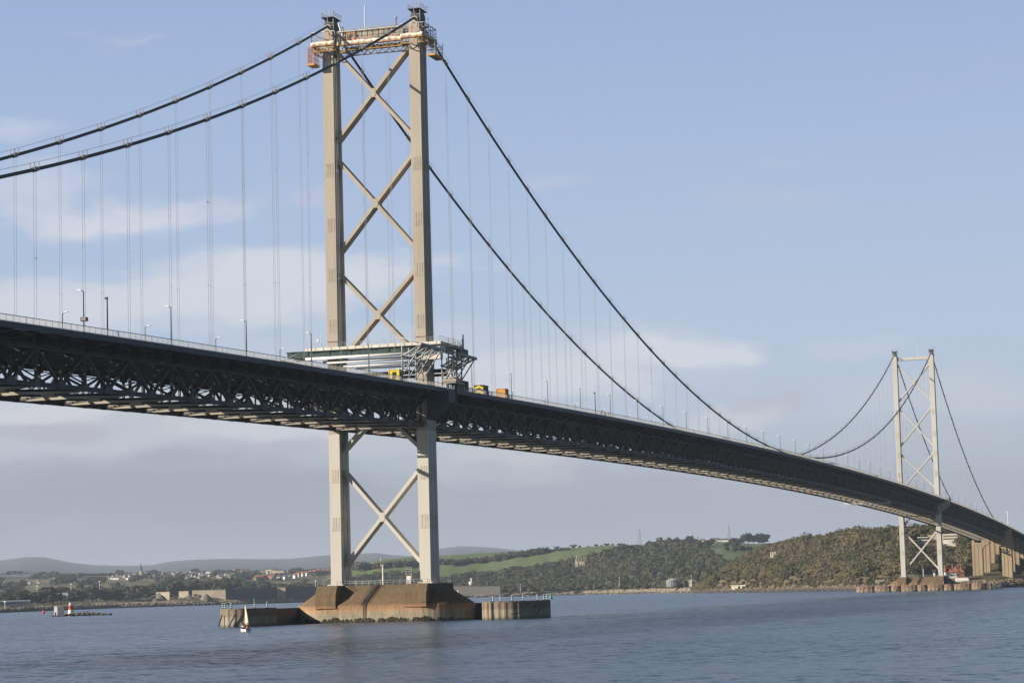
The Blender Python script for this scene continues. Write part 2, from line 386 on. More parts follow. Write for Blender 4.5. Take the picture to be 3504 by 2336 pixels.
for x0 in (0, L):                                   # mast on each portal
    pass

# ---- main cables, bands, hangers
def xs_cable():
    a = [-414+9*k for k in range(46)]; a = [x for x in a if x < -1]
    b = [L*k/110 for k in range(111)]; c = [L+9*k for k in range(1,46)]
    return a+b+c
bands, hangers = [], []
for s in (-1,1):
    mb = MB(); pts = [(x, s*CY, zc(x)) for x in xs_cable()]
    mb.tube(pts, .33, 8); cab = mb.build('main_cable', M['cable'], bridge, smooth=True)
    mb = MB()
    for yy in (-.42,.42): mb.tube([(x, s*CY+yy, zc(x)+1.25) for x in xs_cable()], .022, 3, caps=False)
    mb.build('hand_rope', M['hanger'], cab, fix=False)
    for x in [-q for q in hang_side]+hang_main+[L+q for q in hang_side]:
        if x > L+395 or x < -395: continue
        z = zc(x); sl = (zc(x+.5)-zc(x-.5)); u = Vector((1,0,sl)).normalized()
        b = MB(); b.tube([tuple(Vector((x,s*CY,z))-u*.85), tuple(Vector((x,s*CY,z))+u*.85)], .45, 8)
        for q in (-.8,.8):
            zz = zc(x+q)
            for yy in (-.42,.42): b.bar((x+q, s*CY+yy, zz), (x+q, s*CY+yy, zz+1.3), .11, .11)
            b.bar((x+q, s*CY-.42, zz+.5), (x+q, s*CY+.42, zz+.5), .06, .06)
        bands.append(b)
        h = MB(); z0 = zd(x)-2.6
        if z-z0 > 1.2:
            for q in (-.45,.45): h.tube([(x+q, s*CY, z0), (x+q, s*CY, zc(x+q)-.3)], .036, 4, caps=False)
            n = 2 if z-z0 > 45 else (1 if z-z0 > 15 else 0)
            for i in range(n):
                zz = z0+(z-z0)*(i+1)/(n+1); 
                for q in (-.45,.45): h.box((x+q, s*CY, zz), (.15,.15,.25))
            hangers.append(h)
limited('cable_band', bands, M['band'], bridge, 100)
limited('hanger', hangers, M['hanger'], bridge, 100)

# ---- deck
def rng_x(a, b, st):
    n = max(1, int(round((b-a)/st))); return [a+(b-a)*i/n for i in range(n+1)]
def rect(y0, y1, z0, z1): return [(y0,z0),(y1,z0),(y1,z1),(y0,z1)]
XA, XB = -414, L+412
ALL = rng_x(XA, XB, 9.1)
mb = MB(); mb.sweep(rect(-10.2,-.6,-.55,-.15), ALL, zd); mb.sweep(rect(.6,10.2,-.55,-.15), ALL, zd)
deck = mb.build('deck', M['asphalt'], bridge)
mb = MB()
for y in (-9,-6.6,-4.2,-1.8,1.8,4.2,6.6,9): mb.sweep(rect(y-.12,y+.12,-1.2,-.56), ALL, zd)
mb.build('stringer', M['truss'], deck)
for a, b in ((XA,-4.4),(4.4,L-4.4),(L+4.4,XB)):
    X = rng_x(a, b, 9.1)
    for s in (-1,1):
        mb = MB(); y = sorted((s*10.25, s*13.5)); mb.sweep(rect(y[0],y[1],-.6,-.3), X, zd); mb.build('kerb_strip', M['deck'], deck)
for s in (-1,1):
    mb = MB(); y = sorted((s*13.55, s*17.4)); mb.sweep(rect(y[0],y[1],-.3,-.02), ALL, zd); mb.build('footway', M['asphalt'], deck)
    mb = MB(); y = sorted((s*17.42, s*17.75)); mb.sweep(rect(y[0],y[1],-.98,.06), ALL, zd); mb.build('fascia', M['fascia'], deck)

# ---- parapets
def parapet(a, b, s, step, bw, posts=2.28):
    y = s*17.55; mb = MB(); X = rng_x(a, b, 9.1)
    mb.sweep(rect(y-.03,y+.03,.14,.2), X, zd)
    x = a
    while x < b:
        z = zd(x); mb.bar((x,y,z+.05), (x,y,z+1.15), .1, .1, caps=False); x += posts
    x = a+step/2
    while x < b:
        z = zd(x); mb.bar((x,y,z+.17), (x,y,z+1.13), .015 if step < .3 else .05, bw, up=(1,0,0), caps=False); x += step
    o = mb.build('parapet', M['rail'], bridge, fix=False)
    mb = MB(); mb.sweep(rect(y-.05,y+.05,1.12,1.22), X, zd); mb.build('top_rail', M['toprail'], o); return o
parapet(-250, 60, -1, .14, .016); parapet(60, 330, -1, .2, .022); parapet(330, XB, -1, .5, .07, 4.5)
parapet(-250, XB, 1, .5, .085, 4.6)
for s in (-1,1):                                    # crash barrier at the edge of the carriageway
    mb = MB(); y = s*10.05
    for dz in (.35,.75): mb.sweep(rect(y-.04,y+.04,dz,dz+.16), ALL, zd)
    x = XA
    while x < XB: mb.bar((x,y,zd(x)-.2), (x,y,zd(x)+.9), .12, .12, caps=False); x += 3.4
    mb.build('crash_barrier', M['lightgrey'], bridge, fix=False)

# ---- stiffening trusses
ZT, ZB = 2.6, 9.1
diags, posts, gussets, frames, lats = [], [], [], [], []
for s in (-1,1):
    y = s*CY; body = MB()
    for sp in SPANS:
        X = sp
        body.sweep(rect(y-.3,y+.3,-ZT-.38,-ZT+.38), X, zd)
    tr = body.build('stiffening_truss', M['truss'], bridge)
    mb = MB()
    for sp in SPANS: mb.sweep(rect(y-.32,y+.32,-ZB-.42,-ZB+.42), sp, zd)
    mb.build('bottom_chord', M['truss'], tr)
    mb = MB()
    for sp in SPANS:                                # inspection walkway below the footway
        yy = s*13.4
        mb.sweep(rect(yy-.35,yy+.35,-3.1,-3.0), sp, zd)
        for dz in (-1.95,-2.5): mb.sweep(rect(yy-.3-.03,yy-.3+.03,dz-.04,dz+.04), sp, zd)
        x = sp[0]
        while x < sp[-1]: mb.bar((x,yy-.3,zd(x)-3), (x,yy-.3,zd(x)-.35), .07, .07, caps=False); x += 2.28
    mb.build('inspection_walkway', M['truss'], tr, fix=False)
    D, V, G = [], [], []
    for si, sp in enumerate(SPANS):
        for j, x in enumerate(sp):
            jj = (len(sp)-1-j) if si == 0 else j
            zt, zb = zd(x)-ZT, zd(x)-ZB
            v = MB()
            for q in (-.16,.16): v.bar((x+q,y,zb), (x+q,y,zt), .12, .5, caps=False)
            for q in (1.6,3.2,4.8): v.box((x,y,zb+q), (.4,.45,.5))
            V.append(v)
            g = MB(); gb = MB(); g.prism([(x-.85,zt-.95),(x+.85,zt-.95),(x+1.25,zt-.3),(x+1.25,zt+.5),(x-1.25,zt+.5),(x-1.25,zt-.3)], 'y', y-.36, y+.36)
            w = 1.7 if jj % 2 else 1.0
            gb.prism([(x-w,zb-.45),(x+w,zb-.45),(x+w,zb+.35),(x+w*.55,zb+1.0),(x-w*.55,zb+1.0),(x-w,zb+.35)], 'y', y-.35, y+.35)
            G.append(g); G.append(gb)
            if jj % 2 == 1:
                for dx in (-1,1):
                    if 0 <= j+dx < len(sp):
                        x2 = sp[j+dx]; d = MB(); d.bar((x,y,zb), (x2,y,zd(x2)-ZT), .48, .5, up=(0,1,0), caps=False); D.append(d)
    n = 50
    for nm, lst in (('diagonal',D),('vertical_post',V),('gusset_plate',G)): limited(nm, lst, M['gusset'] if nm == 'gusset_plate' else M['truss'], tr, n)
for si, sp in enumerate(SPANS):
    for j, x in enumerate(sp):
        z = zd(x); f = MB()
        f.cur = 0
        f.bar((x,-CY+.31,z-1.8), (x,CY-.31,z-1.8), .35, 1.15)           # cross girder
        for s in (-1,1):
            f.prism([(s*(CY+.31),z-2.7),(s*(CY+.31),z-.62),(s*17.35,z-.62),(s*17.35,z-1.0)], 'x', x-.15, x+.15)
            jj = (len(sp)-1-j) if si == 0 else j
            if jj % 2 == 0:
                f.bar((x,s*(CY-.3),z-ZB+.4), (x,s*.4,z-2.7), .42, .42, caps=False)
                f.bar((x,s*6.0,z-5.9), (x,s*(CY-.3),z-2.8), .3, .3, caps=False)
                f.bar((x,s*6.0,z-5.9), (x,s*6.0,z-ZB), .3, .3, caps=False)
            else:
                f.bar((x,s*(CY-.3),z-ZB+.6), (x,s*7.0,z-2.7), .2, .24, caps=False)
                f.bar((x,s*(CY-.3),z-4.2), (x,s*4.0,z-2.7), .18, .2, caps=False)
        f.cur = 1
        if jj % 2 == 0: f.bar((x,-CY+.31,z-ZB), (x,CY-.31,z-ZB), .45, .85)   # bottom strut
        frames.append(f)
def lim2(name, mbs, mats, limit):
    mbs = sorted(mbs, key=lambda m: np.linalg.norm(centre(m)-CAM))
    for m in mbs[:limit]: m.build(name, mats, bridge, fix=False)
    big = MB()
    for m in mbs[limit:]:
        k = len(big.v); big.v.extend(m.v); big.f.extend([[i+k for i in f] for f in m.f]); big.m.extend(m.m)
    if big.v: tag(big.build(name, mats, bridge, fix=False), kind='stuff')
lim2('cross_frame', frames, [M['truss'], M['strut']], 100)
lats = []
for si, sp in enumerate(SPANS):
    st = 0
    for j in range(0, len(sp)-2, 2):
        a, b, c = sp[j], sp[j+1], sp[j+2]; m = MB()
        za, zm, zc_ = zd(a)-ZB, zd(b)-ZB, zd(c)-ZB
        for s in (-1,1):
            m.bar((a,s*(CY-.4),za-.15), (b,s*.8,zm-.15), .3, .42, caps=False)
            m.bar((c,s*(CY-.4),zc_-.15), (b,s*.8,zm-.15), .3, .42, caps=False)
        m.cur = 1
        m.bb(b-.75, b+.75, -1.3, 1.3, zm-.5, zm+.5)
        lats.append(m)
lim2('lateral_brace', lats, [M['truss'], M['strut']], 100)
# rods under the side span
# ---- maintenance gantry slung under the deck near the far tower
def zdx(x): return zd(x)
g = empty('maintenance_gantry', (790,0,zd(790)-11), 'small pale maintenance cradle slung under the bridge deck left of the far tower', 'maintenance cradle')
mb = MB(); z = zd(790)-ZB-1.9
mb.bb(788.6,791.4,-13,13.5,z,z+.15); mb.build('cradle_floor', M['white'], g)
mb = MB()
for xx in (788.6,791.4):
    mb.bar((xx,-13,z+1.1),(xx,13.5,z+1.1),.1,.1); mb.bar((xx,-13,z+.6),(xx,13.5,z+.6),.08,.08)
    for k in range(14): mb.bar((xx,-13+k*2.04,z+.1),(xx,-13+k*2.04,z+1.15),.1,.1)
    for yy in (-CY,CY): mb.bar((xx,yy,z+.1),(xx,yy,zd(790)-ZB-.43),.2,.2)
mb.build('cradle_railing', M['white'], g)
M['weed'] = surf('seaweed', (.055,.045,.022), (.025,.022,.012), 1.2, .7)
# ================================================================== PIERS
def pier(x0, label):
    root = empty('bridge_pier', (x0,0,0), label, 'bridge pier')
    Rr, C = 11.0, 12.0; N = 24; hxr, hyr = 5.6, 14.3
    ang = [math.pi*k/N for k in range(N+1)]
    def ring(z, grow=0):
        pts = []
        for k in range(N+1): pts.append((x0+(Rr+grow)*math.cos(ang[k]), C+(Rr+grow)*math.sin(ang[k]), z))
        for k in range(N+1): pts.append((x0-(Rr+grow)*math.cos(ang[k]), -C-(Rr+grow)*math.sin(ang[k]), z))
        return pts
    def top(z):
        pts = []
        for sg in (1,-1):
            for k in range(N+1):
                a = ang[k]; c, s = math.cos(a), math.sin(a)
                q = min(1/max(abs(c),1e-6), 1/max(abs(s),1e-6))
                px, py = c*q, s*q                      # square path
                yy = hyr-3.0+3.0*py if True else 0
                pts.append((x0+sg*hxr*px, sg*yy, z))
        return pts
    mb = MB(); mb.loft([ring(-3,.5), ring(1.0,.15), ring(4.0), ring(4.35,-.1), top(9.0), top(9.2)])
    mb.build('caisson', M['pier'], root)
    for s in (-1,1):
        mb = MB(); ya, yb = sorted((s*9.2, s*14.7))
        mb.prism([(x0-11.3,3.6),(x0-4.9,3.6),(x0-4.9,9.26),(x0-9.7,9.26),(x0-11.0,7.2),(x0-11.3,5.0)], 'y', ya, yb)
        mb.build('buttress', M['pier'], root); mb = MB()
        mb.prism([(x0+11.3,3.6),(x0+4.9,3.6),(x0+4.9,9.26),(x0+9.7,9.26),(x0+11.3,5.0)], 'y', ya+.002, yb-.002)
        mb.build('buttress', M['pier'], root)
    mb = MB()                                        # steel stair up the slope and ladder to the water
    for q in (-.55,.55):
        mb.bar((x0-11.0,1.9+q,4.3), (x0-6.0,.3+q,9.25), .12, .16)
        mb.bar((x0-11.0,1.9+q,5.3), (x0-6.0,.3+q,10.2), .07, .07)
        for k in range(9):
            t = k/8; mb.bar((x0-11+5*t,1.9-1.6*t+q,4.3+4.95*t),(x0-11+5*t,1.9-1.6*t+q,5.3+4.9*t),.06,.06)
    for k in range(26):
        t = k/25; mb.bar((x0-11+5*t,1.35-1.6*t,4.35+4.95*t),(x0-11+5*t,2.45-1.6*t,4.35+4.95*t),.22,.05)
    mb.build('stair', M['darksteel'], root)
    mb = MB()
    for q in (-.3,.3): mb.bar((x0-11.25,1.6+q,-.5),(x0-11.1,1.6+q,4.6),.13,.13)
    for k in range(14): mb.bar((x0-11.2,1.3,-.2+k*.34),(x0-11.2,1.9,-.2+k*.34),.07,.07)
    mb.build('ladder', M['olive'], root)
    mb = MB()
    segs = [((x0-9.6,14.6),(x0-9.6,9.3)),((x0-5.5,9.2),(x0-5.5,-9.2)),((x0-9.6,-9.3),(x0-9.6,-14.6)),((x0-9.6,-14.6),(x0+9.6,-14.6)),((x0+9.6,-14.6),(x0+9.6,14.6)),((x0-9.6,9.3),(x0-5.5,9.2)),((x0-9.6,-9.3),(x0-5.5,-9.2))]
    for (a, b) in segs:
        for zz in (9.8,10.3): mb.bar((a[0],a[1],zz),(b[0],b[1],zz),.06,.06)
        n = max(1,int(math.dist(a,b)/1.55))
        for k in range(n+1):
            t = k/n; x, y = a[0]+(b[0]-a[0])*t, a[1]+(b[1]-a[1])*t; mb.bar((x,y,9.2),(x,y,10.33),.07,.07)
    mb.build('railing', M['lightgrey'], root)
    return root
near_pier = pier(0, 'brown stained concrete pier in the foreground water with sloping top and stair')
pier(L, 'brown concrete pier under the distant tower, ringed by rusty sheet pile cells')
for x0, lb in ((0,'slim cream light mast on the near pier between the tower legs'),(L,'thin pale light mast on the distant pier between the tower legs')):
    r = empty('light_mast', (x0-4.8,-1.2,9.2), lb, 'light mast')
    mb = MB(); mb.tube([(x0-4.8,-1.2,9.2),(x0-4.8,-1.2,13.9)], .26, 8, .22); mb.build('mast_pole', M['cream'], r)
    mb = MB(); mb.box((x0-4.8,-1.2,14.05),(.7,.7,.35)); mb.tube([(x0-4.8,-.7,13.6),(x0-4.8,-.7,15.2)], .07, 6); mb.build('mast_bracket', M['lightgrey'], r)
    mb = MB(); mb.lathe((x0-4.8,-.7,15.2), [(.05,0),(.2,.1),(.2,.3),(.05,.42)], 10); mb.build('lamp_head', M['white'], r)
    r = empty('equipment_cabinet', (x0-4.6,-8.1,9.2), 'cream cabinet beside the right leg of the %s tower' % ('near' if x0 == 0 else 'distant'), 'cabinet')
    mb = MB(); mb.bb(x0-5.1,x0-4.1,-8.75,-7.5,9.2,11.2); mb.build('cabinet_body', M['cream'], r)
    mb = MB(); mb.bb(x0-5.16,x0-5.1,-8.65,-7.6,9.35,11.05); mb.build('cabinet_door', M['white'], r)
    mb = MB()
    for zz in (11.6,12.2,12.8,13.3): mb.bar((x0-4.6,-8.7,zz),(x0-4.6,-7.2,zz),.08,.08)
    for yy in (-8.7,-7.2): mb.bar((x0-4.6,yy,11.2),(x0-4.6,yy,13.35),.08,.08)
    mb.build('cage', M['lightgrey'], r)
r = empty('access_cage', (-2.8,9.0,9.2), 'small dark steel cage beside the left leg on the near pier', 'access cage')
mb = MB()
for yy in (9.6,8.1):
    for xx in (-3.4,-2.2): mb.bar((xx,yy,9.2),(xx,yy,12.6),.09,.09)
mb.build('cage_post', M['darksteel'], r)
mb = MB()
for zz in (11.1,11.6,12.1,12.6):
    for xx in (-3.4,-2.2): mb.bar((xx,9.6,zz),(xx,8.1,zz),.08,.08)
    for yy in (9.6,8.1): mb.bar((-3.4,yy,zz),(-2.2,yy,zz),.08,.08)
mb.build('cage_rail', M['darksteel'], r)

# ================================================================== FENDERS (sheet pile cells)
def corrugate(path, closed=True, step=.42, amp=.16):
    """walk a plan path and fold it into sheet pile troughs"""
    pts = []; n = len(path); k = 0; segs = n if closed else n-1
    for i in range(segs):
        a = Vector(path[i]); b = Vector(path[(i+1)%n]); l = (b-a).length; m = max(1,round(l/step)); d = (b-a)/m; nr = Vector((d.y,-d.x)).normalized()
        for j in range(m):
            q = a+d*j; o = amp if (k//2)%2 == 0 else -amp; k += 1; pts.append((q.x+nr.x*o, q.y+nr.y*o))
    if not closed: pts.append(tuple(path[-1]))
    return pts
def arc(c, r, a0, a1, n=10): return [(c[0]+r*math.cos(R(a0+(a1-a0)*k/n)), c[1]+r*math.sin(R(a0+(a1-a0)*k/n))) for k in range(n+1)]
def cell(path, ztop, mat, name, parent=None, at=None, amp=.07, step=.42):
    pts = corrugate(path, True, step, amp); mb = MB()
    mb.loft([[(x,y,-3) for x,y in pts], [(x,y,ztop) for x,y in pts]], caps=False)
    mb.add([(x,y,ztop) for x,y in path], [list(range(len(path)))])
    return mb.build(name, mat, parent, at=at, fix=False)
# west cell and link wall, near pier
fl = empty('pier_fender', (-30,25,0), 'low sheet pile fender wall left of the near pier behind the sailing dinghy', 'fender wall')
pathW = [(-22,30.8),(-35.0,29.9),(-37.0,27.4)]+arc((-32.5,25.4),5.0,165,250,8)+[(-33.2,20.6),(-22,20.5)]
cell(pathW[::-1] if False else pathW, 4.1, M['pile'], 'sheet_pile_cell', fl)
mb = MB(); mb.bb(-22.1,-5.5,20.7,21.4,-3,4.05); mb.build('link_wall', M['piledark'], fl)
mb = MB(); mb.loft([[(x,y,4.02) for x,y in pathW],[(x*1.0,y,4.3) for x,y in pathW]]); mb.build('coping', M['pile'], fl)
mb = MB()
for (a, b) in (((-37.2,29.3,.1),(-36.9,28.5,2.9)),((-38.2,26.2,.1),(-38.0,24.4,3.2))): mb.bar(a, b, .22, .3)
mb.build('rubbing_strip', M['darksteel'], fl)
fr = empty('pier_fender', (0,-34,0), 'low sheet pile fender wall right of the near pier topped with striped posts', 'fender wall')
pathE = [(11.5,-27.3),(-5.5,-27.3),(-7.2,-30)]+arc((0.2,-32.6),7.4,165,262,9)+[(12.5,-39.6)]
cell(pathE, 4.1, M['pile'], 'sheet_pile_cell', fr)
mb = MB(); mb.loft([[(x,y,4.02) for x,y in pathE],[(x,y,4.3) for x,y in pathE]]); mb.build('coping', M['pile'], fr)
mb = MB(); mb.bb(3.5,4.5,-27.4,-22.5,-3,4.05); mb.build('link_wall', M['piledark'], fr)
mb = MB()
for q in (-.2,.2): mb.bar((-6.9,-29.0+q,-.4),(-6.7,-29.0+q,4.4),.08,.08)
for k in range(12): mb.bar((-6.85,-29.2,-.2+k*.36),(-6.85,-28.8,-.2+k*.36),.06,.06)
mb.build('ladder', M['ochre'], fr)
mb = MB(); mb.tube([(-3.6,-40.2,3.6),(-5.2,-38.8,2.2),(-6.5,-37.0,1.4),(-7.4,-35.2,1.1)], .12, 6); mb.tube([(-2.0,-41.0,2.2),(-2.9,-40.6,1.1),(-3.6,-40.2,.4)], .1, 6)
mb.build('mooring_chain', M['darksteel'], fr)
# striped posts and light on the near fenders
def marker(x, y, z, h=1.3):
    r = empty('striped_post', (x,y,z)); mb = MB()
    n = 5
    for k in range(n):
        mb.cur = k % 2; mb.tube([(x,y,z+h*k/n),(x,y,z+h*(k+1)/n)], .17, 8)
    mb.cur = 1; mb.lathe((x,y,z+h), [(.22,0),(.22,.08),(.02,.16)], 8)
    mb.build('post', [M['black'], M['white']], r); mb = MB(); mb.box((x,y,z+.05),(.6,.6,.1)); mb.build('foot', M['darksteel'], r)
    return r
m0 = marker(-34.4, 29.4, 4.3)
tag(m0, 'white and black striped post at the outer end of the left fender', 'marker post', 'striped posts on the pier fenders')
MK = [(-35.6,28.3,'striped post second from the outer end of the left fender'),(-36.6,26.2,'striped post on the left fender just left of the sail'),
      (-27,20.9,'striped post on the dark inner stretch of the left fender'),(-34,21.2,'striped post carrying the green lantern on the left fender'),
      (-6.2,-30.4,'leftmost striped post on the right fender'),(-6.6,-32.4,'second striped post from the left on the right fender'),(-6.0,-35.2,'third striped post from the left on the right fender'),
      (-4.6,-37.6,'striped post fourth from the left on the right fender'),(1.2,-39.6,'third striped post from the right end of the right fender'),(8,-39.2,'second striped post from the right end of the right fender'),(11.6,-39.0,'rightmost striped post on the right fender')]
for x, y, lb in MK:
    c = copy_tree(m0); c.location = (x,y,4.3); c['label'] = lb
r = empty('signal_lantern', (-34,21.2,5.6), 'small green lantern on top of a striped post on the left fender', 'lantern')
mb = MB(); mb.tube([(-34,21.2,5.6),(-34,21.2,6.1)], .08, 6); mb.build('stem', M['green'], r)
mb = MB(); mb.lathe((-34,21.2,6.0), [(.05,0),(.22,.1),(.22,.4),(.08,.6)], 10); mb.build('lantern_head', M['green'], r)
# far fender ring
ff = empty('pier_fender', (976,0,0), 'long rusty ring of sheet pile cells round the distant pier', 'fender wall')
ys = 38.5
for k, w in enumerate((11.5,10.5,6,10.5,6,10.5,6,11,8.5)):
    y1, y0 = ys, ys-w; ys = y0-.12
    path = [(986,y1),(976,y1)]+[(976-1.5*math.sin(math.pi*q/8)**.7-(0),y1-w*q/8) for q in range(1,8)]+[(976,y0),(986,y0)]
    cell(path, 4.0, M['pilefar'], 'sheet_pile_cell', ff, None, .06, .6)
mb = MB(); mb.bb(976,986,-46.4,-45.6,-3,3.9); mb.build('link_wall', M['pilefar'], ff)
mb = MB()
for k in range(15):
    y = 36.5-k*5.3; mb.bar((973.3,y,.2),(973.7,y-1.8,2.7),.25,.3)
mb.build('rubbing_strip', M['darksteel'], ff)
for k, y in enumerate((37,33.5,28,24,20,14.5,8,3.5,0.5,-5,-9,-17,-28,-38,-43)):
    c = copy_tree(m0); c.location = (975.5,y,4.0); c['label'] = 'small pale post on the rusty fender ring round the distant pier'; c['group'] = 'posts on the distant fender'

# ================================================================== WORK PLATFORM ON THE NEAR TOWER TOP
wp = empty('work_platform', (0,0,147), 'orange truss work platform with white canvas wrapped round the near tower top', 'work platform')
SEG = [((-5,15.3),(-5,8.9)),((-3.2,8.9),(-3.2,-9.1)),((-5,-9.1),(-5,-15.3)),((-5,-15.3),(5,-15.3)),((5,-15.3),(5,-9)),((3.2,-9),(3.2,9)),((5,9),(5,15.3)),((5,15.3),(-5,15.3)),((-5,8.9),(-3.2,8.9)),((-3.2,-9.1),(-5,-9.1))]
mt, mc, mp, mr_, md = MB(), MB(), MB(), MB(), MB()
for (a, b) in SEG:
    l = math.dist(a,b); n = max(2, round(l/1.05)); n += n % 2
    for zz in (146.3,147.6): mt.bar((a[0],a[1],zz),(b[0],b[1],zz),.2,.2)
    pt = lambda t, z: (a[0]+(b[0]-a[0])*t, a[1]+(b[1]-a[1])*t, z)
    for k in range(n): mt.bar(pt(k/n,146.3 if k%2 else 147.6), pt((k+1)/n,147.6 if k%2 else 146.3), .15, .15)
    if l > 3:
        m = max(6,int(l/.35)); lo_, hi_ = [], []           # canvas: a rumpled sheet with thickness
        nx, ny = (b[1]-a[1])/l, -(b[0]-a[0])/l
        rings = []
        for k in range(m+1):
            t = k/m; off = -.14-.07*math.sin(k*1.3)-.08*random.random(); dz = .2*abs(math.sin(t*l*.75))+.07*random.random()
            x, y, _ = pt(t,0); x -= nx*off; y -= ny*off
            ztop = 148.6+dz; zbot = 147.7+dz*.6
            rings.append([(x,y,zbot),(x-nx*.25,y-ny*.25,(zbot+ztop)/2-.1),(x,y,ztop),(x+nx*.15,y+ny*.15,ztop),(x+nx*.15,y+ny*.15,zbot)])
        mc.loft(rings)
        q = max(2, round(l/1.5))
        for k in range(q+1): mp.bar(pt(k/q,147.6), pt(k/q,151.3+(.5 if k%2 else 0)), .1, .1)
        for zz in (149.5,150.2): mp.bar((a[0],a[1],zz),(b[0],b[1],zz),.07,.07)
        mr_.bar((a[0],a[1],151.35),(b[0],b[1],151.35),.25,.14)
        w = 1.7
        md.bar(pt(0,147.7), pt(1,147.7), .9, .12)
mt.build('lattice_truss', M['ochre'], wp); mc.build('canvas_sheet', M['canvas'], wp, smooth=True)
mp.build('scaffold_post', M['lightgrey'], wp); mr_.build('roof_rail', M['white'], wp); md.build('deck_board', M['orange'], wp)
mb = MB()
for k in range(22):
    y = 8.4-k*.8; mb.bb(-2.75,-2.65,y-.37,y+.37,149.0,151.75)
mb.build('sheeting', M['stone'], wp)
mb = MB()
for k in range(19):
    y = 8.2-k*.92
    mb.bar((-2.9,y,151.7),(-2.9,y,152.6+.5*(k%3 == 0)),.08,.08)
    mb.bar((-3.3,y,151.5),(-1.2,y-.5,151.95),.12,.1)
for zz in (152.1,152.5): mb.bar((-2.9,8.2,zz),(-2.9,-8.4,zz),.05,.05)
for s_ in (-1,1):
    for q in range(5): mb.bar((-4.9,s_*(9.6+q*1.2),149.2),(-4.9,s_*(10.3+q*1.2),151.3),.07,.07)
mb.build('scaffold_tube', M['lightgrey'], wp)
mb = MB(); mb.bar((-2.6,7.6,150.0),(-3.6,8.3,153.6),.4,.25); mb.build('chute', M['white'], wp)
mb = MB()
for k in range(24):                                  # lattice girder hung below the portal
    y = 8.6-k*.75; mb.bar((-1.8,y,145.2 if k%2 else 146.0),(-1.8,y-.75,146.0 if k%2 else 145.2),.07,.07)
for zz in (145.2,146.0): mb.bar((-1.8,9,zz),(-1.8,-9,zz),.08,.08)
mb.build('lower_girder', M['lightgrey'], wp)
mb = MB(); mb.bb(-3.4,-3.1,4.0,6.2,148.6,148.8); mb.bb(-3.4,-3.1,4.0,4.2,148.8,150.6); mb.bb(-3.4,-3.1,6.0,6.2,148.8,150.6); mb.bb(-3.4,-3.1,4.0,6.2,150.6,150.8)
for q in ((-12.2,1.6),(-14.6,1.4),(10.2,1.3)): mb.bb(-5.1,-4.95,q[0],q[0]+.14,148.8,150.8); mb.bb(-5.1,-4.95,q[0]-.8,q[0]+.14,150.0,150.15)
mb.build('access_frame', M['orange'], wp)
mb = MB()
for i, (a, b) in enumerate(((5,.5),(.5,-1.2),(-5,-8))): mb.bb(-3.15,-2.8,b,a,148.85,149.3)
mb.build('tarpaulin', M['redmesh'], wp)
for k, (y, lb) in enumerate(((15.6,'red mesh hoist cage hanging left of the near tower top'),(-16.8,'orange floored hoist cage hanging right of the near tower top'))):
    r = empty('hoist_cage', (-3,y,143), lb, 'hoist cage')
    z0, z1 = (143.4,147.6) if k == 0 else (143.4,146.2); x0, x1 = (-5,-1.5) if k == 0 else (-3.4,3)
    mb = MB()
    for xx in (x0,x1):
        for yy in (y-.9,y+.9):
            mb.bar((xx,yy,z0),(xx,yy,z1+.9),.12,.12)
    for zz in (z0+1.1,z0+2.2,z1):
        for yy in (y-.9,y+.9): mb.bar((x0,yy,zz),(x1,yy,zz),.09,.09)
        for xx in (x0,x1): mb.bar((xx,y-.9,zz),(xx,y+.9,zz),.09,.09)
    if k == 1:
        for q in range(10):
            for yy in (y-.9,y+.9): mb.bar((x0+(x1-x0)*q/9,yy,z0),(x0+(x1-x0)*q/9,yy,z1),.05,.05)
    mb.build('cage_frame', M['orange'] if k == 0 else M['lightgrey'], r)
    mb = MB(); mb.bb(x0-.1,x1+.1,y-1,y+1,z0-.55,z0); mb.build('cage_floor', M['orange'], r)
    if k == 0:
        mb = MB()
        for q in range(8): mb.bar((x0-.03,y-.8+q*.23,z0),(x0-.03,y-.8+q*.23,z1),.12,.02)
        for q in range(9):
            for yy in (y-.93,y+.93): mb.bar((x0+.2+q*.38,yy,z0),(x0+.2+q*.38,yy,z1),.14,.02)
        mb.build('mesh_panel', M['redmesh'], r)
for x0 in (0,L):
    r = empty('radio_mast', (x0,2.0 if x0 == 0 else -3,151.7), 'thin white aerial on the crossbeam of the %s tower' % ('near' if x0 == 0 else 'distant'), 'aerial')
    y = 2.0 if x0 == 0 else -3.5
    mb = MB(); mb.tube([(x0-.8,y,151.7),(x0-.8,y,158.4)], .15, 6, .11); mb.build('mast_pole', M['white'], r)
    mb = MB(); mb.box((x0-.8,y,151.9),(.6,.6,.4)); mb.build('mast_foot', M['lightgrey'], r)
r = empty('weather_mast', (-.8,-6.5,151.7), 'short dark instrument mast on the crossbeam of the near tower', 'instrument mast')
mb = MB(); mb.tube([(-.8,-6.5,151.7),(-.8,-6.5,154.0)], .13, 6); mb.build('mast_pole', M['darksteel'], r)
mb = MB(); mb.lathe((-.8,-6.5,154.0), [(.1,0),(.4,.15),(.4,.4),(.1,.55)], 8); mb.build('sensor_head', M['lightgrey'], r)

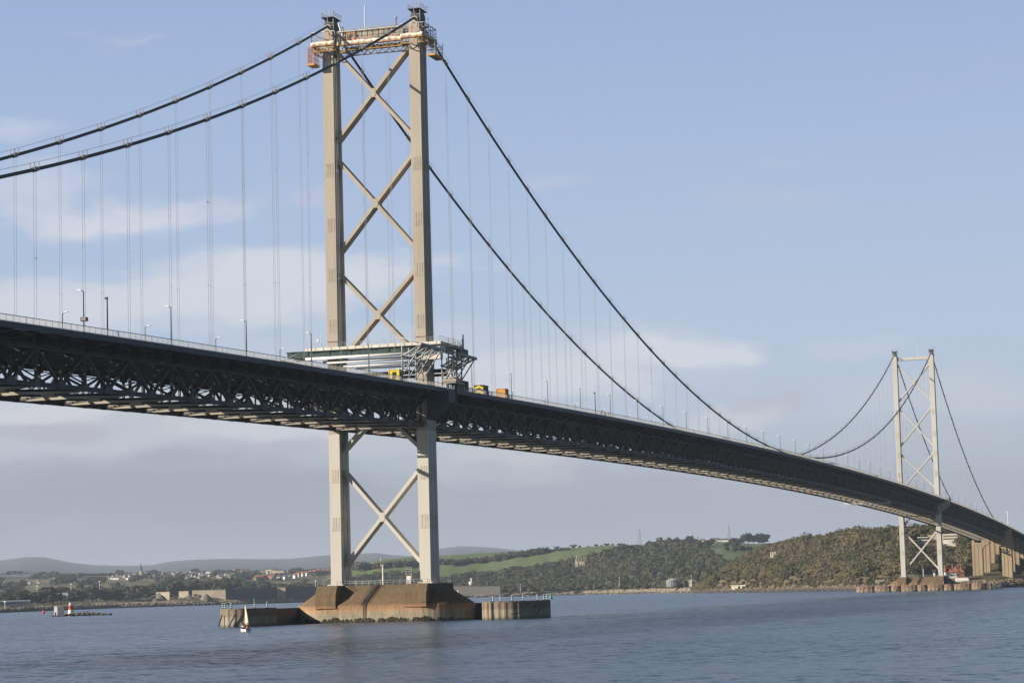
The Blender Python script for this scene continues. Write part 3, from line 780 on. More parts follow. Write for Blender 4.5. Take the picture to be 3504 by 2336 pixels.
# ================================================================== ACCESS PLATFORM ROUND THE NEAR TOWER AT DECK LEVEL
ap = empty('access_platform', (0,0,58), 'white steel access platform with green netting wrapped round the near tower at deck level', 'access platform')
mb = MB()
for xx in (-8.2,8.2): mb.bb(xx-.25,xx+.25,-18.6,16.8,68.5,69.25)
for yy in (-18.85,17.05): mb.bb(-8.45,8.45,yy-.25,yy+.25,68.5,69.25)
mb.build('edge_beam', M['cream'], ap)
mb = MB(); mb.bb(-7.9,-2.9,-18.55,16.75,68.55,68.75); mb.bb(2.9,7.9,-18.55,16.75,68.55,68.75); mb.bb(-2.9,2.9,-10.2,10.2,68.55,68.75); mb.build('platform_floor', M['lightgrey'], ap)
mb = MB()
for k in range(17):
    y = -18+k*2.16; mb.bb(-8.5,-8.4,y-.08,y+.08,68.45,69.3)
mb.build('beam_bracket', M['strut'], ap)
mb = MB()
def rail(mb, a, b, z, h=1.1, st=2.0, r=.06):
    for q in (h,h*.5): mb.bar((a[0],a[1],z+q),(b[0],b[1],z+q),r,r)
    n = max(1,int(math.dist(a,b)/st))
    for k in range(n+1):
        t = k/n; x, y = a[0]+(b[0]-a[0])*t, a[1]+(b[1]-a[1])*t; mb.bar((x,y,z),(x,y,z+h),r*1.2,r*1.2)
rail(mb,(-8.2,-18.6),(-8.2,16.8),69.25); rail(mb,(8.2,-18.6),(8.2,16.8),69.25); rail(mb,(-8.2,-18.8),(8.2,-18.8),69.25,1.3)
mb.build('railing', M['lightgrey'], ap)
mb = MB()                                            # netting hung under the front edge and out to the west canopy
for i in range(24):
    y0, y1 = 22.4-i*1.45, 22.4-(i+1)*1.45
    z0a = 68.5; w = .12*math.sin(i*1.7)
    mb.prism([(-8.0+w,68.5 if y0 < 17 else 68.6),(-7.9+w,68.5 if y0 < 17 else 68.6),(-7.4+w*.4,66.9-.06*math.sin(i*.9)),(-7.5+w*.4,66.9-.06*math.sin(i*.9))], 'y', y1, y0)
mb.prism([(-8.1,68.6),(-1,66.9),(-1,66.8),(-8.1,68.5)], 'y', 17.2, 22.6)
mb.build('netting', M['netting'], ap)
mb = MB()
for z, x, yl, yr, r in ((66.6,-7.6,17.5,-17,.38),(65.6,-6.5,12,-16,.4),(64.5,-5.5,8,-15,.36),(66.0,-4.4,14,-15,.3),(63.8,-4.4,5,-15,.3)):
    mb.tube([(x,yl,z),(x,yr,z)], r, 8)
mb.build('cross_tube', M['white'], ap, smooth=True)
mb = MB()
for x in (5.5,7.0): mb.tube([(x,13,63.2),(x,-15,63.2)], .4, 8)
mb.bb(2.9,3.5,-16,16,62.4,63.3); mb.bb(5,5.5,-16,16,61.6,62.3)
mb.build('dark_girder', M['fascia'], ap)
mb = MB(); mb.bb(-7.4,-5.4,-18.6,-13.6,64.9,66.6); mb.bb(-7,3,-18.9,-18.4,66.6,68.4); mb.build('panel', M['cream'], ap)
def canopy(xa, xb, s, dark):
    """tubular canopy leaning out over the footway: ridge tube at the outer edge, rakers back to the footway edge"""
    mt_ = M['lightgrey'] if not dark else M['strut']
    yo, zo = s*22.6, 66.0
    mb = MB(); mb.tube([(xa,yo,zo),(xb,yo,zo)], .42, 10); mb.tube([(xa,s*17.6,63.4),(xb,s*17.6,63.4)], .25, 8)
    mb.build('ridge_tube', mt_, ap, smooth=True)
    mb = MB(); n = 4
    for k in range(n):
        x = xa+.6+(xb-xa-1.2)*k/(n-1)
        mb.tube([(x,yo,zo),(x-.0,s*17.6,63.4)], .2, 6); mb.tube([(x,yo,zo),(x,s*17.4,68.0)], .12, 6)
        mb.tube([(x,yo,zo),(x,s*17.6,58.8)], .16, 6); mb.tube([(x,s*17.6,58.4),(x,s*17.6,65.8)], .16, 6)
        if k < n-1 and k != 1:
            x2 = xa+.6+(xb-xa-1.2)*(k+1)/(n-1)
            mb.tube([(x,s*17.6,63.4),(x2,yo,zo)], .11, 6); mb.tube([(x2,s*17.6,63.4),(x,yo,zo)], .11, 6); mb.tube([(x,s*17.6,60.2),(x2,s*17.6,63.4)], .1, 6)
    for zz in (60.4,62.0): mb.tube([(xa+.6,s*17.6,zz),(xb-.6,s*17.6,zz)], .12, 6)
    mb.build('raker_strut', mt_, ap, smooth=True)
canopy(-33.5,-17.5,-1,False); canopy(-4,9,-1,True); canopy(-12,2,1,False)
mb = MB()                                            # hoist tower outside the near leg
for xx in (-3.2,3.2):
    for yy in (-20.6,-19.3): mb.bar((xx,yy,59.0),(xx,yy,70.5 if xx < 0 else 69.2),.28,.28)
for zz in (60.2,63.0,65.4,68.0):
    mb.bb(-3.5,3.5,-20.7,-19.2,zz,zz+.35)
mb.bb(-3.6,3.6,-21.2,-18.2,59.0,59.4); mb.bb(-3.8,0,-21.4,-18.0,59.4,60.0)
mb.bar((-3.2,-20.6,63.2),(3.2,-20.6,65.4),.14,.14); mb.bar((3.2,-20.6,60.4),(-3.2,-20.6,63.0),.14,.14); mb.bar((-3.2,-20.6,65.5),(3.2,-20.6,68.0),.14,.14)
mb.build('hoist_tower', M['strut'], ap)
mb = MB(); mb.bb(4.2,9.6,-20.4,-18.9,66.4,68.4); mb.bb(9.0,9.3,-19.4,-19.1,68.3,72.4); mb.bb(8.2,8.4,-19.4,-19.2,68.3,71.2); mb.build('machine_housing', M['fascia'], ap)
r = empty('work_light', (-7.6,15.4,69.25), 'small floodlight on a thin pole at the left end of the deck-level access platform', 'work light')
mb = MB(); mb.tube([(-7.6,13.2,69.25),(-7.6,13.2,73.2)], .07, 6); mb.build('pole', M['white'], r)
mb = MB(); mb.box((-7.6,14.0,71.2),(.5,.6,.5)); mb.build('floodlight', M['white'], r)
r = empty('rope_cordon', (0,0,69.3), 'orange warning tape round the tower legs above the access platform', 'warning tape')
for s in (-1,1):
    mb = MB(); mb.bb(-3.25,-3.2,s*CY-1.5,s*CY+1.5,71.2,71.35); mb.build('tape', M['redmesh'], r)

# ================================================================== CABINS ON THE FOOTWAY
def cabin(name, x0, x1, y0, y1, h, mat, label, cat='site cabin'):
    zb = max(zd(x0),zd(x1)); r = empty(name, ((x0+x1)/2,(y0+y1)/2,zb), label, cat)
    mb = MB(); mb.bb(x0,x1,y0,y1,zb+.12,zb+h); mb.build('cabin_shell', mat, r)
    mb = MB()
    for xx in (x0,x1):
        for yy in (y0,y1): mb.bb(xx-.09,xx+.09,yy-.09,yy+.09,zb+.05,zb+h+.05)
    for yy in (y0,y1): mb.bb(x0,x1,yy-.07,yy+.07,zb+h-.02,zb+h+.09); mb.bb(x0,x1,yy-.07,yy+.07,zb+.05,zb+.2)
    for xx in (x0,x1): mb.bb(xx-.07,xx+.07,y0,y1,zb+h-.02,zb+h+.085); mb.bb(xx-.07,xx+.07,y0,y1,zb+.05,zb+.195)
    mb.build('corner_frame', mat, r)
    mb = MB(); mb.bb(x0+.4,x1-.4,y0+.3,y1-.3,zb-.02 if False else zd(min(x0,x1))-.02,zb+.12); mb.build('skid', M['darksteel'], r)
    return r, zb
r, zb = cabin('site_cabin', -33.7,-31.3,-17,-14.4,2.75,M['yellow'],'bright yellow site cabin on the footway left of the near tower')
mb = MB(); mb.bb(-33.74,-33.69,-16.3,-15.3,zb+.6,zb+2.2); mb.build('window', M['glass'], r)
mb = MB(); mb.bb(-33.0,-32.0,-17.05,-17.0,zb+.3,zb+2.3); mb.build('door', M['olive'], r)
r, zb = cabin('storage_container', 15.4,19.3,-17,-14.6,2.75,M['olive'],'olive brown container on the footway just right of the near tower','container')
mb = MB()
for k in range(9): mb.bb(15.6+k*.4,15.75+k*.4,-17.06,-17.0,zb+.25,zb+2.6)
mb.build('ribbed_side', M['olive'], r)
r, zb = cabin('barrier_truck', 32.3,36.5,-16.9,-14.4,2.6,M['olive'],'dark yellow box with black and yellow chevrons facing left on the bridge','works vehicle')
mb = MB()
yc = -15.65
for k in range(4):
    mb.cur = k % 2
for sgn in (-1,1):
    for k in range(4):
        mb.cur = k % 2
        y0, y1 = yc, yc+sgn*1.25
        za = zb+.15+k*.62; mb.prism([(y0,za+.55),(y0,za+1.17 if k < 3 else zb+2.6),(y1,min(za+.62,zb+2.6)),(y1,za)], 'x', 32.2-.004*k, 32.27)
mb.build('chevron_board', [M['yellow'],M['black']], r)
mb = MB(); mb.box((33.5,-15.6,zb+2.75),(.5,1.6,.2)); mb.build('beacon_bar', M['orange'], r)
r, zb = cabin('storage_container', 51.3,54.3,-17,-14.6,2.7,M['orange'],'bright orange container on the bridge footway, rightmost of the boxes','container')
mb = MB()
for k in range(7): mb.bb(51.45+k*.4,51.6+k*.4,-17.06,-17.0,zb+.25,zb+2.55)
mb.build('ribbed_side', M['orange'], r)

# ================================================================== LAMPS
def lamp(x, y):
    z = zd(x)-.3; s = -1 if y > 0 else 1                # arm points to the roadway
    r = empty('street_lamp', (x,y,z))
    mb = MB(); mb.tube([(x,y,z),(x,y,z+4.5),(x,y,z+8.7)], .12, 6, .07); mb.build('lamp_pole', M['darksteel'], r)
    mb = MB(); mb.tube([(x,y,z+8.6),(x,y+s*.5,z+8.85)], .07, 5); mb.build('lamp_arm', M['darksteel'], r)
    mb = MB(); mb.prism([(y+s*.35,z+8.78),(y+s*1.3,z+8.94),(y+s*1.3,z+9.08),(y+s*.7,z+9.12),(y+s*.35,z+8.95)], 'x', x-.18, x+.18); mb.build('lamp_head', M['white'], r)
    return r
LN = [-187.7,-151.2,-114.8,-78.6,-42.3,36.0]+[71.8+36.1*k for k in range(26)]+[L+34.8+36.4*k for k in range(10)]+[L+412+40*k for k in range(6)]
LF = [-152.8,-116,-79.9,-42.6,38]+[73.8+36.1*k for k in range(26)]+[L+36+36.4*k for k in range(10)]+[L+410+40*k for k in range(6)]
base = {}
for row, y, grp in ((LN,-12.6,'lamps along the near side of the bridge'),(LF,9.9,'lamps along the far side of the bridge')):
    for i, x in enumerate(row):
        if x > XB-1: continue
        if i == 0: o = lamp(x, y); base[y] = o
        else: o = copy_tree(base[y]); o.location = (x, y, zd(x)-.3)
        o['category'] = 'street lamp'; o['group'] = grp
        side = 'near' if y < 0 else 'far'
        if x < 0:
            near_l = {-187.7:'tall lamp carrying a grey box, leftmost lamp on the bridge',-151.2:'second tall lamp from the left on the bridge',-114.8:'third tall lamp from the left on the bridge',-78.6:'fourth tall lamp from the left, beside the access platform',-42.3:'tall lamp standing in front of the white access platform'}
            far_l = {-152.8:'short looking lamp head showing over the parapet, leftmost on the far side',-116:'second lamp head from the left showing over the far parapet',-79.9:'third lamp head from the left showing over the far parapet',-42.6:'lamp head over the far parapet by the access platform tip'}
            o['label'] = (near_l if y < 0 else far_l)[x]
        elif i <= 12 and y < 0 and x < 400:
            o['label'] = '%s tall deck lamp right of the near tower' % ['','','','','','first','second','third','fourth','fifth','sixth','seventh','eighth'][i]
        else: o['label'] = 'small distant street lamp on the %s side of the bridge deck' % side
r = empty('control_box', (-187.7,-12.6,zd(-187.7)+3.4), 'grey box fixed to the pole of the leftmost bridge lamp', 'control box')
mb = MB(); z = zd(-187.7)+3.0; mb.bb(-187.9,-187.2,-13.2,-12.0,z,z+.7); mb.build('box_body', M['darksteel'], r)
mb = MB(); mb.bb(-187.95,-187.9,-13.1,-12.1,z+.08,z+.62); mb.build('box_door', M['band'], r)
for x, lb in ((-178.4,'dark signal pole with no lamp head, right of the leftmost bridge lamp'),(161.4,'dark pole with no white head among the lamps right of the near tower')):
    z = zd(x)-.3; r = empty('signal_pole', (x,-12.6,z), lb, 'signal pole')
    mb = MB(); mb.tube([(x,-12.6,z),(x,-12.6,z+8.1)], .16, 6, .12); mb.build('pole', M['darksteel'], r)
    mb = MB(); mb.box((x-.1,-12.5,z+8.2),(.4,.5,.4)); mb.build('camera_head', M['darksteel'], r)
r = empty('tower_mast', (XB-6,-16,zd(XB-6)), 'white mast standing on the deck where the bridge meets the approach viaduct', 'mast')
mb = MB(); z = zd(XB-6); mb.tube([(XB-6,-16,z),(XB-6,-16,z+13)], .35, 6, .25); mb.build('mast_pole', M['white'], r)
mb = MB(); mb.box((XB-6,-15.6,z+12.6),(.8,1.2,.6)); mb.build('mast_head', M['white'], r)
# ================================================================== PEOPLE (a few pixels each)
def skin_obj(name, pts, edges, rad, mat, parent, root=0):
    me = bpy.data.meshes.new(name); me.from_pydata(pts, edges, []); me.materials.append(mat)
    o = bpy.data.objects.new(name, me); COL.objects.link(o); o.parent = parent
    sk = o.modifiers.new('skin', 'SKIN'); sk.use_smooth_shade = True
    me.skin_vertices[0].data.foreach_set('radius', [q for r in rad for q in (r, r)])
    for i, v in enumerate(me.skin_vertices[0].data): v.use_root = (i == root)
    s = o.modifiers.new('sub', 'SUBSURF'); s.levels = 1; s.render_levels = 1
    return o
def person(loc, rz, pose, top, legs, label, group=None):
    r = empty('person', loc, label, 'person', group, rz)
    if pose == 'sit':
        hip, kn, an = .5, (.42,.5), (.46,.08)
        J = [(0,0,hip),(0,0,hip+.28),(0,0,hip+.5),(.02,0,hip+.62),(.03,0,hip+.70)]
    else:
        hip = .92; J = [(0,0,hip),(0,0,hip+.27),(0,0,hip+.5),(.02,0,hip+.6),(.03,0,hip+.68)]
    rad = [.15,.14,.17,.06,.06]; E_ = [(0,1),(1,2),(2,3),(3,4)]
    J.append((.04,0,J[4][2]+.12)); rad.append(.105); E_.append((4,5))
    sh = J[2][2]
    for s in (-1,1):
        k = len(J); J += [(0,s*.19,sh),(.06,s*.25,sh-.28),(.24,s*.18,sh-.36),(.31,s*.16,sh-.36)]; rad += [.07,.05,.04,.035]; E_ += [(2,k),(k,k+1),(k+1,k+2),(k+2,k+3)]
        for f in range(4):
            q = len(J); J.append((.39-.012*abs(f-1.5),s*(.16-.03+.02*f),sh-.38)); rad.append(.009); E_.append((k+3,q))
        k = len(J)
        if pose == 'sit': J += [(0.05,s*.1,hip-.03),(.42,s*.13,hip+.02),(.46,s*.13,.1),(.58,s*.13,.04)]
        else: J += [(0,s*.1,hip-.06),(.05*s,s*.11,.5),(.07*s-.03,s*.11,.09),(.07*s+.12,s*.12,.04)]
        rad += [.1,.075,.05,.04]; E_ += [(0,k),(k,k+1),(k+1,k+2),(k+2,k+3)]
    skin_obj('body', J, E_, rad, M['skin'], r)
    jt = [J[0],J[1],J[2]]; jr = [.17,.165,.19]; je = [(0,1),(1,2)]
    for k0 in (6, 6+12):
        k = len(jt); jt += [J[k0],J[k0+1],J[k0+2]]; jr += [.09,.07,.058]; je += [(2,k),(k,k+1),(k+1,k+2)]
    skin_obj('jacket', jt, je, jr, top, r)
    lt = [J[0]]; lr = [.16]; le = []
    for k0 in (14, 26):
        k = len(lt); lt += [J[k0],J[k0+1],J[k0+2]]; lr += [.115,.09,.068]; le += [(0,k),(k,k+1),(k+1,k+2)]
    skin_obj('trousers', lt, le, lr, legs, r)
    mb = MB(); h = J[5]; mb.lathe((h[0]-.02,h[1],h[2]-.02), [(.02,.155),(.08,.14),(.118,.07),(.12,0),(.09,-.04)][::-1], 10)
    hr = mb.build('hair', M['black'], None); hr.parent = r
    return r
person((155.7,-16,zd(155.7)), 2.6, 'stand', M['black'], M['navy'], 'person in dark clothes walking alone on the footway behind the parapet')
person((162.1,-15.6,zd(162.1)), 2.9, 'stand', M['navy'], M['black'], 'person in dark clothes, left one of a pair on the footway')
person((164.2,-16.2,zd(164.2)), 2.7, 'stand', M['black'], M['greyclad'], 'person in black top and grey trousers, right one of a pair on the footway')

# ================================================================== SAILING DINGHY
BX, BY = -124.9, -15.7
bt = empty('sailing_boat', (BX,BY,0), 'small white sailing dinghy with one tall pale sail in front of the left fender', 'sailing boat', None, -R(42))
BC, BS = math.cos(-R(42)), math.sin(-R(42))
def crew(dx, dy, z): return (BX+dx*BC-dy*BS, BY+dx*BS+dy*BC, z)
mb = MB(); rings = []                               # bow to the left (+y)
for t, w, zt in ((0,.06,.75),(.15,.4,.68),(.4,.72,.6),(.7,.78,.56),(1,.62,.56)):
    y = BY+1.75-t*3.4
    rings.append([(BX-w,y,zt),(BX-w*.85,y,.12),(BX-w*.3,y,-.18),(BX+w*.3,y,-.18),(BX+w*.85,y,.12),(BX+w,y,zt)])
mb.loft(rings); mb.build('hull', M['white'], bt, smooth=False)
mb = MB(); mb.bb(BX-.5,BX+.5,BY-1.45,BY+.6,.56,.66); mb.build('thwart', M['navy'], bt)
mb = MB(); mb.tube([(BX,BY+.35,.3),(BX,BY+.05,6.6)], .055, 6, .035); mb.tube([(BX,BY+.3,1.35),(BX+.5,BY-1.3,1.4)], .04, 6); mb.build('mast', M['darksteel'], bt)
mb = MB(); rings = []
for k in range(9):
    t = k/8; z = 1.45+t*4.2; y0 = BY+.28-.28*t; w = (1.5*(1-t)**.9+.05); b = .16*math.sin(math.pi*min(1,t+.1))
    rings.append([(BX+.02,y0+.35*(1-t),z),(BX+.1+b,y0-w*.4,z),(BX+.28*(1-t)+b*.5,y0-w*.85,z),(BX+.3*(1-t)+b*.5,y0-w*.85,z+.01),(BX+.13+b,y0-w*.4,z),(BX+.05,y0+.35*(1-t),z)])
mb.loft(rings); mb.build('sail', M['sail'], bt, smooth=True)
person(crew(-.1,1.0,.32), .6, 'sit', M['white'], M['navy'], 'person in white top sitting at the bow of the sailing dinghy', None)
person(crew(-.15,.15,.32), .8, 'sit', M['cream'], M['black'], 'person in pale top sitting amidships in the sailing dinghy', None)
person(crew(0,-1.35,.36), .9, 'sit', M['orangecloth'], M['orangecloth'], 'person in orange suit steering at the stern of the sailing dinghy', None)

# ================================================================== BEACON ISLET AND BUOYS
IX, IY = 600., 397.
def rock_mesh(n, fn, size, mat, name, seed=1, parent=None, flat=.7):
    g = np.random.default_rng(seed); V, F = [], []
    ico = bpy.data.meshes.new('t'); import bmesh
    bm = bmesh.new(); bmesh.ops.create_icosphere(bm, subdivisions=1, radius=1); bm.to_mesh(ico); bm.free()
    bv = np.array([v.co[:] for v in ico.vertices]); bf = np.array([p.vertices[:] for p in ico.polygons]); bpy.data.meshes.remove(ico)
    for k in range(n):
        x, y, z, s = fn(k, g); sz = s*g.uniform(.6,1.3,3)*np.array([1,1,flat])
        v = bv*(1+g.uniform(-.28,.28,(len(bv),1))); a = g.uniform(0,6.28); c, q = math.cos(a), math.sin(a)
        v = v*sz; v = np.stack([v[:,0]*c-v[:,1]*q, v[:,0]*q+v[:,1]*c, v[:,2]],1)+[x,y,z]
        F.append(bf+len(V)*len(bv)); V.append(v)
    me = fast_mesh(name, np.concatenate(V), np.concatenate(F), [mat])
    o = bpy.data.objects.new(name, me); COL.objects.link(o)
    if parent: o.parent = parent
    return o
def weed(k, g):                                      # weed hanging on the near pier at the waterline
    while True:
        y = g.uniform(-20.5,18.5); q = math.sin(y*.8)+math.sin(y*2.1+1)*.6+math.sin(y*5.3)*.3
        if q > -.75 or g.uniform() < .1: break
    xx = -11.0 if abs(y) < 12 else -math.sqrt(max(0,121-(abs(y)-12)**2))
    z = g.uniform(0,1)**1.3*(.75+.3*max(0,q)); return (xx-.12-.35*max(0,.8-z)*.3, y, z, g.uniform(.10,.26))
o = rock_mesh(1500, weed, 1, M['weed'], 'seaweed', 31, near_pier, 1.5); tag(o, kind='stuff')
def isl(k, g):
    t = g.uniform(-1,1); y = IY-2.5+t*17.5; h = 1.5*max(0,1-abs((t+.0))**1.6)+.15
    if t > .55: h *= .45
    return (IX+g.uniform(-4,4)*(1-abs(t)*.6), y, g.uniform(-.3,max(.1,h-.3)), g.uniform(.5,1.2))
o = rock_mesh(420, isl, 1, M['islet'], 'rock_islet', 5); tag(o, 'low dark rocky islet carrying a white hut and a red and white beacon', 'rock islet')
def at_islet(u, v): c = np.array(P(u, v, 10)); r = ray(u, v); t = (IX-CAM[0])/r[0]; return CAM+r*t
hb = at_islet(193,2099); hr_ = at_islet(219,2096)
hy0, hy1 = hb[1], hr_[1]
h = empty('beacon_hut', (IX-1,(hy0+hy1)/2,.9), 'plain white windowless hut with dark doorway on the rock islet', 'hut')
ya, yb = hy0, hy0-1.9
mb = MB(); mb.prism([(IX-2.6,hy0),(IX-2.3,hy0-1.75),(IX+3.0,hy0-2.9),(IX+2.6,hy0-1.1)], 'z', .5, 5.25); mb.build('hut_wall', M['white'], h)
mb = MB(); mb.prism([(IX-2.75,hy0+.12),(IX-2.4,hy0-1.85),(IX+3.1,hy0-3.02),(IX+2.7,hy0-1.0)], 'z', 5.25, 5.5); mb.build('hut_roof', M['cream'], h)
mb = MB(); mb.prism([(IX-2.66,hy0-.45),(IX-2.58,hy0-.95),(IX-2.48,hy0-.95),(IX-2.56,hy0-.45)], 'z', .5, 2.2); mb.build('doorway', M['black'], h)
mb = MB(); mb.prism([(IX-.9,hy0-2.12),(IX-.5,hy0-2.2),(IX-.5,hy0-2.1),(IX-.9,hy0-2.02)], 'z', 3.4, 4.1); mb.build('window', M['glass'], h)
tb = at_islet(238,2093); TX, TY = IX+1.5, tb[1]
l = empty('lighthouse', (TX,TY,1.0), 'small round beacon tower banded white, red and grey white on the rock islet', 'lighthouse')
mb = MB(); mb.lathe((TX,TY,.6), [(1.75,0),(1.55,1.2),(1.35,2.6),(1.3,2.75)], 20); mb.build('tower_base', M['white'], l, smooth=False)
mb = MB(); mb.lathe((TX,TY,3.3), [(1.3,0),(1.25,2.35)], 20); mb.build('red_band', M['red'], l)
mb = MB(); mb.lathe((TX,TY,5.65), [(1.25,0),(1.02,.02),(1.0,1.15),(1.05,1.2)], 20); mb.build('lantern_room', M['white'], l)
mb = MB(); mb.lathe((TX,TY,6.85), [(1.1,0),(1.0,.15),(.2,.42)], 16); mb.build('lantern_cap', M['lightgrey'], l)
mb = MB()
for k in range(12):
    a = k*math.pi/6; mb.bar((TX+1.2*math.cos(a),TY+1.2*math.sin(a),6.3),(TX+1.2*math.cos(a+math.pi/6),TY+1.2*math.sin(a+math.pi/6),6.3),.07,.07); mb.bar((TX+1.2*math.cos(a),TY+1.2*math.sin(a),5.65),(TX+1.2*math.cos(a),TY+1.2*math.sin(a),6.3),.06,.06)
mb.build('gallery_rail', M['lightgrey'], l)
def buoy(u, v, s, mat, label, top=True):
    r_ = ray(u, v); t = -CAM[2]/r_[2]; c = CAM+r_*t; x, y = c[0], c[1]
    r = empty('buoy', (x,y,0), label, 'buoy')
    mb = MB(); mb.lathe((x,y,-.3*s), [(.5*s,0),(.95*s,.15*s),(.95*s,.75*s),(.6*s,.95*s)], 14); mb.build('float', mat, r)
    mb = MB()
    mb.lathe((x,y,.62*s), [(.75*s,0),(.42*s,1.1*s),(.36*s,1.7*s)], 12)
    mb.build('tower', mat, r)
    if top: mb = MB(); mb.lathe((x,y,2.3*s), [(.1*s,0),(.28*s,.1*s),(.28*s,.4*s),(.05*s,.6*s)], 10); mb.build('lantern', mat, r)
    return r
buoy(1885,2047.5,1.75,M['green'],'green conical buoy floating beyond the right end of the right fender')
buoy(149,2098,1.25,M['red'],'red buoy floating left of the white hut islet', False)
buoy(2557,2038,.55,M['red'],'tiny red buoy alone on open water before the wooded headland', False)
# the far sail close to the north shore
c = P(1566,2022,2700); r = empty('sailing_boat', (c[0],c[1],0), 'tiny white sail far off close to the north shore just right of the near pier', 'sailing boat')
mb = MB(); mb.loft([[(c[0],c[1]+2.2,.9),(c[0]-.1,c[1]+2.2,.1),(c[0]+.1,c[1]+2.2,.1)],[(c[0]-1,c[1],.9),(c[0]-.5,c[1],-.2),(c[0]+.9,c[1],.3)],[(c[0]-.9,c[1]-3,.9),(c[0]-.4,c[1]-3,0),(c[0]+.8,c[1]-3,.3)]]); mb.build('hull', M['white'], r)
mb = MB(); mb.prism([(c[1]+1.6,1.4),(c[1]-2.4,1.6),(c[1]-.2,10.5),(c[1]+.1,10.5)], 'x', c[0]-.08, c[0]+.08); mb.build('sail', M['white'], r)

# ================================================================== WATER, SKY, LAND
def water_mat():
    """rippled water: wave slopes taken from layered noise, calmer and rougher in wind streaks"""
    m = bpy.data.materials.new('estuary water'); t = NT(m); b = t.n['Principled BSDF']
    b.inputs['Base Color'].default_value = rgb(.032,.060,.098); b.inputs['Roughness'].default_value = .24; b.inputs['IOR'].default_value = 1.333
    g = t.new('ShaderNodeNewGeometry'); acc = None
    for sc, st, rz, amt, det in ((.16,(1,.6,1),.5,.5,2),(.6,(1,.7,1),.2,1.5,3),(1.7,(1,.9,1),.9,1.3,2)):
        mp = t.new('ShaderNodeMapping'); mp.inputs['Scale'].default_value = st; mp.inputs['Rotation'].default_value = (0,0,rz); t.link(g.outputs['Position'], mp.inputs['Vector'])
        n = t.new('ShaderNodeTexNoise'); n.inputs['Scale'].default_value = sc; n.inputs['Detail'].default_value = det; n.inputs['Roughness'].default_value = .6; t.link(mp.outputs[0], n.inputs['Vector'])
        sb = t.new('ShaderNodeVectorMath', operation='SUBTRACT'); t.link(n.outputs['Color'], sb.inputs[0]); sb.inputs[1].default_value = (.5,.5,.5)
        k = t.new('ShaderNodeVectorMath', operation='SCALE'); t.link(sb.outputs[0], k.inputs[0]); k.inputs['Scale'].default_value = amt
        if acc is None: acc = k
        else:
            q = t.new('ShaderNodeVectorMath', operation='ADD'); t.link(acc.outputs[0], q.inputs[0]); t.link(k.outputs[0], q.inputs[1]); acc = q
    def streak(scale, st, rz, lo, hi):
        mp = t.new('ShaderNodeMapping'); mp.inputs['Scale'].default_value = st; mp.inputs['Rotation'].default_value = (0,0,rz); t.link(g.outputs['Position'], mp.inputs['Vector'])
        n = t.new('ShaderNodeTexNoise'); n.inputs['Scale'].default_value = scale; n.inputs['Detail'].default_value = 6; t.link(mp.outputs[0], n.inputs['Vector'])
        mr = t.new('ShaderNodeMapRange'); t.link(n.outputs['Fac'], mr.inputs[0]); mr.inputs[1].default_value = .33; mr.inputs[2].default_value = .67; mr.inputs[3].default_value = lo; mr.inputs[4].default_value = hi; return mr
    s1 = streak(.010, (.7,.22,1), .35, .42, 1.4); s2 = streak(.05, (.8,.3,1), .3, .8, 1.2)
    mu = t.new('ShaderNodeMath', operation='MULTIPLY'); t.link(s1.outputs[0], mu.inputs[0]); t.link(s2.outputs[0], mu.inputs[1])
    sl_ = t.new('ShaderNodeVectorMath', operation='SCALE'); t.link(acc.outputs[0], sl_.inputs[0]); t.link(mu.outputs[0], sl_.inputs['Scale'])
    fl = t.new('ShaderNodeVectorMath', operation='MULTIPLY'); t.link(sl_.outputs[0], fl.inputs[0]); fl.inputs[1].default_value = (1,1,0)
    up = t.new('ShaderNodeVectorMath', operation='ADD'); t.link(fl.outputs[0], up.inputs[0]); up.inputs[1].default_value = (0,0,1)
    nm = t.new('ShaderNodeVectorMath', operation='NORMALIZE'); t.link(up.outputs[0], nm.inputs[0]); t.link(nm.outputs[0], b.inputs['Normal'])
    return m
M['water'] = water_mat()
mb = MB(); mb.add([(-860,-3400,0),(12500,-3400,0),(12500,7400,0),(-860,7400,0)], [(0,1,2,3)])
o = mb.build('water', M['water'], fix=False); tag(o, 'blue grey rippled water of the estuary', 'water', kind='structure')

def ground_mat(name, cols, scale, detail=6, extra=None, lo=.3, hi=.7, stretch=(1,1,1)):
    m = bpy.data.materials.new(name); t = NT(m); b = t.n['Principled BSDF']; b.inputs['Roughness'].default_value = .95; b.inputs['Specular IOR Level'].default_value = .1
    g = t.new('ShaderNodeNewGeometry'); mp = t.new('ShaderNodeMapping'); mp.inputs['Scale'].default_value = stretch; t.link(g.outputs['Position'], mp.inputs['Vector'])
    n = t.new('ShaderNodeTexNoise'); n.inputs['Scale'].default_value = scale; n.inputs['Detail'].default_value = detail; t.link(mp.outputs[0], n.inputs['Vector'])
    mr = t.new('ShaderNodeMapRange'); t.link(n.outputs['Fac'], mr.inputs[0]); mr.inputs[1].default_value = lo; mr.inputs[2].default_value = hi
    cr = t.new('ShaderNodeValToRGB'); e = cr.color_ramp.elements
    for i, c in enumerate(cols):
        if i == 0: e[0].position = 0; e[0].color = rgb(*c)
        elif i == len(cols)-1: e[-1].position = 1; e[-1].color = rgb(*c)
        else: q = e.new(i/(len(cols)-1)); q.color = rgb(*c)
    t.link(mr.outputs[0], cr.inputs[0]); t.link(cr.outputs[0], b.inputs['Base Color'])
    return m
M['farhill'] = ground_mat('moorland', [(.055,.068,.062),(.075,.085,.07),(.10,.10,.08)], .0012, 6, stretch=(1,.35,1))
M['farmland'] = ground_mat('lowland', [(.07,.075,.045),(.10,.10,.06),(.20,.17,.10),(.09,.09,.05)], .0016, 5, stretch=(1,.25,1))
M['field'] = ground_mat('green field', [(.105,.145,.055),(.13,.165,.07),(.125,.15,.065)], .006, 6)
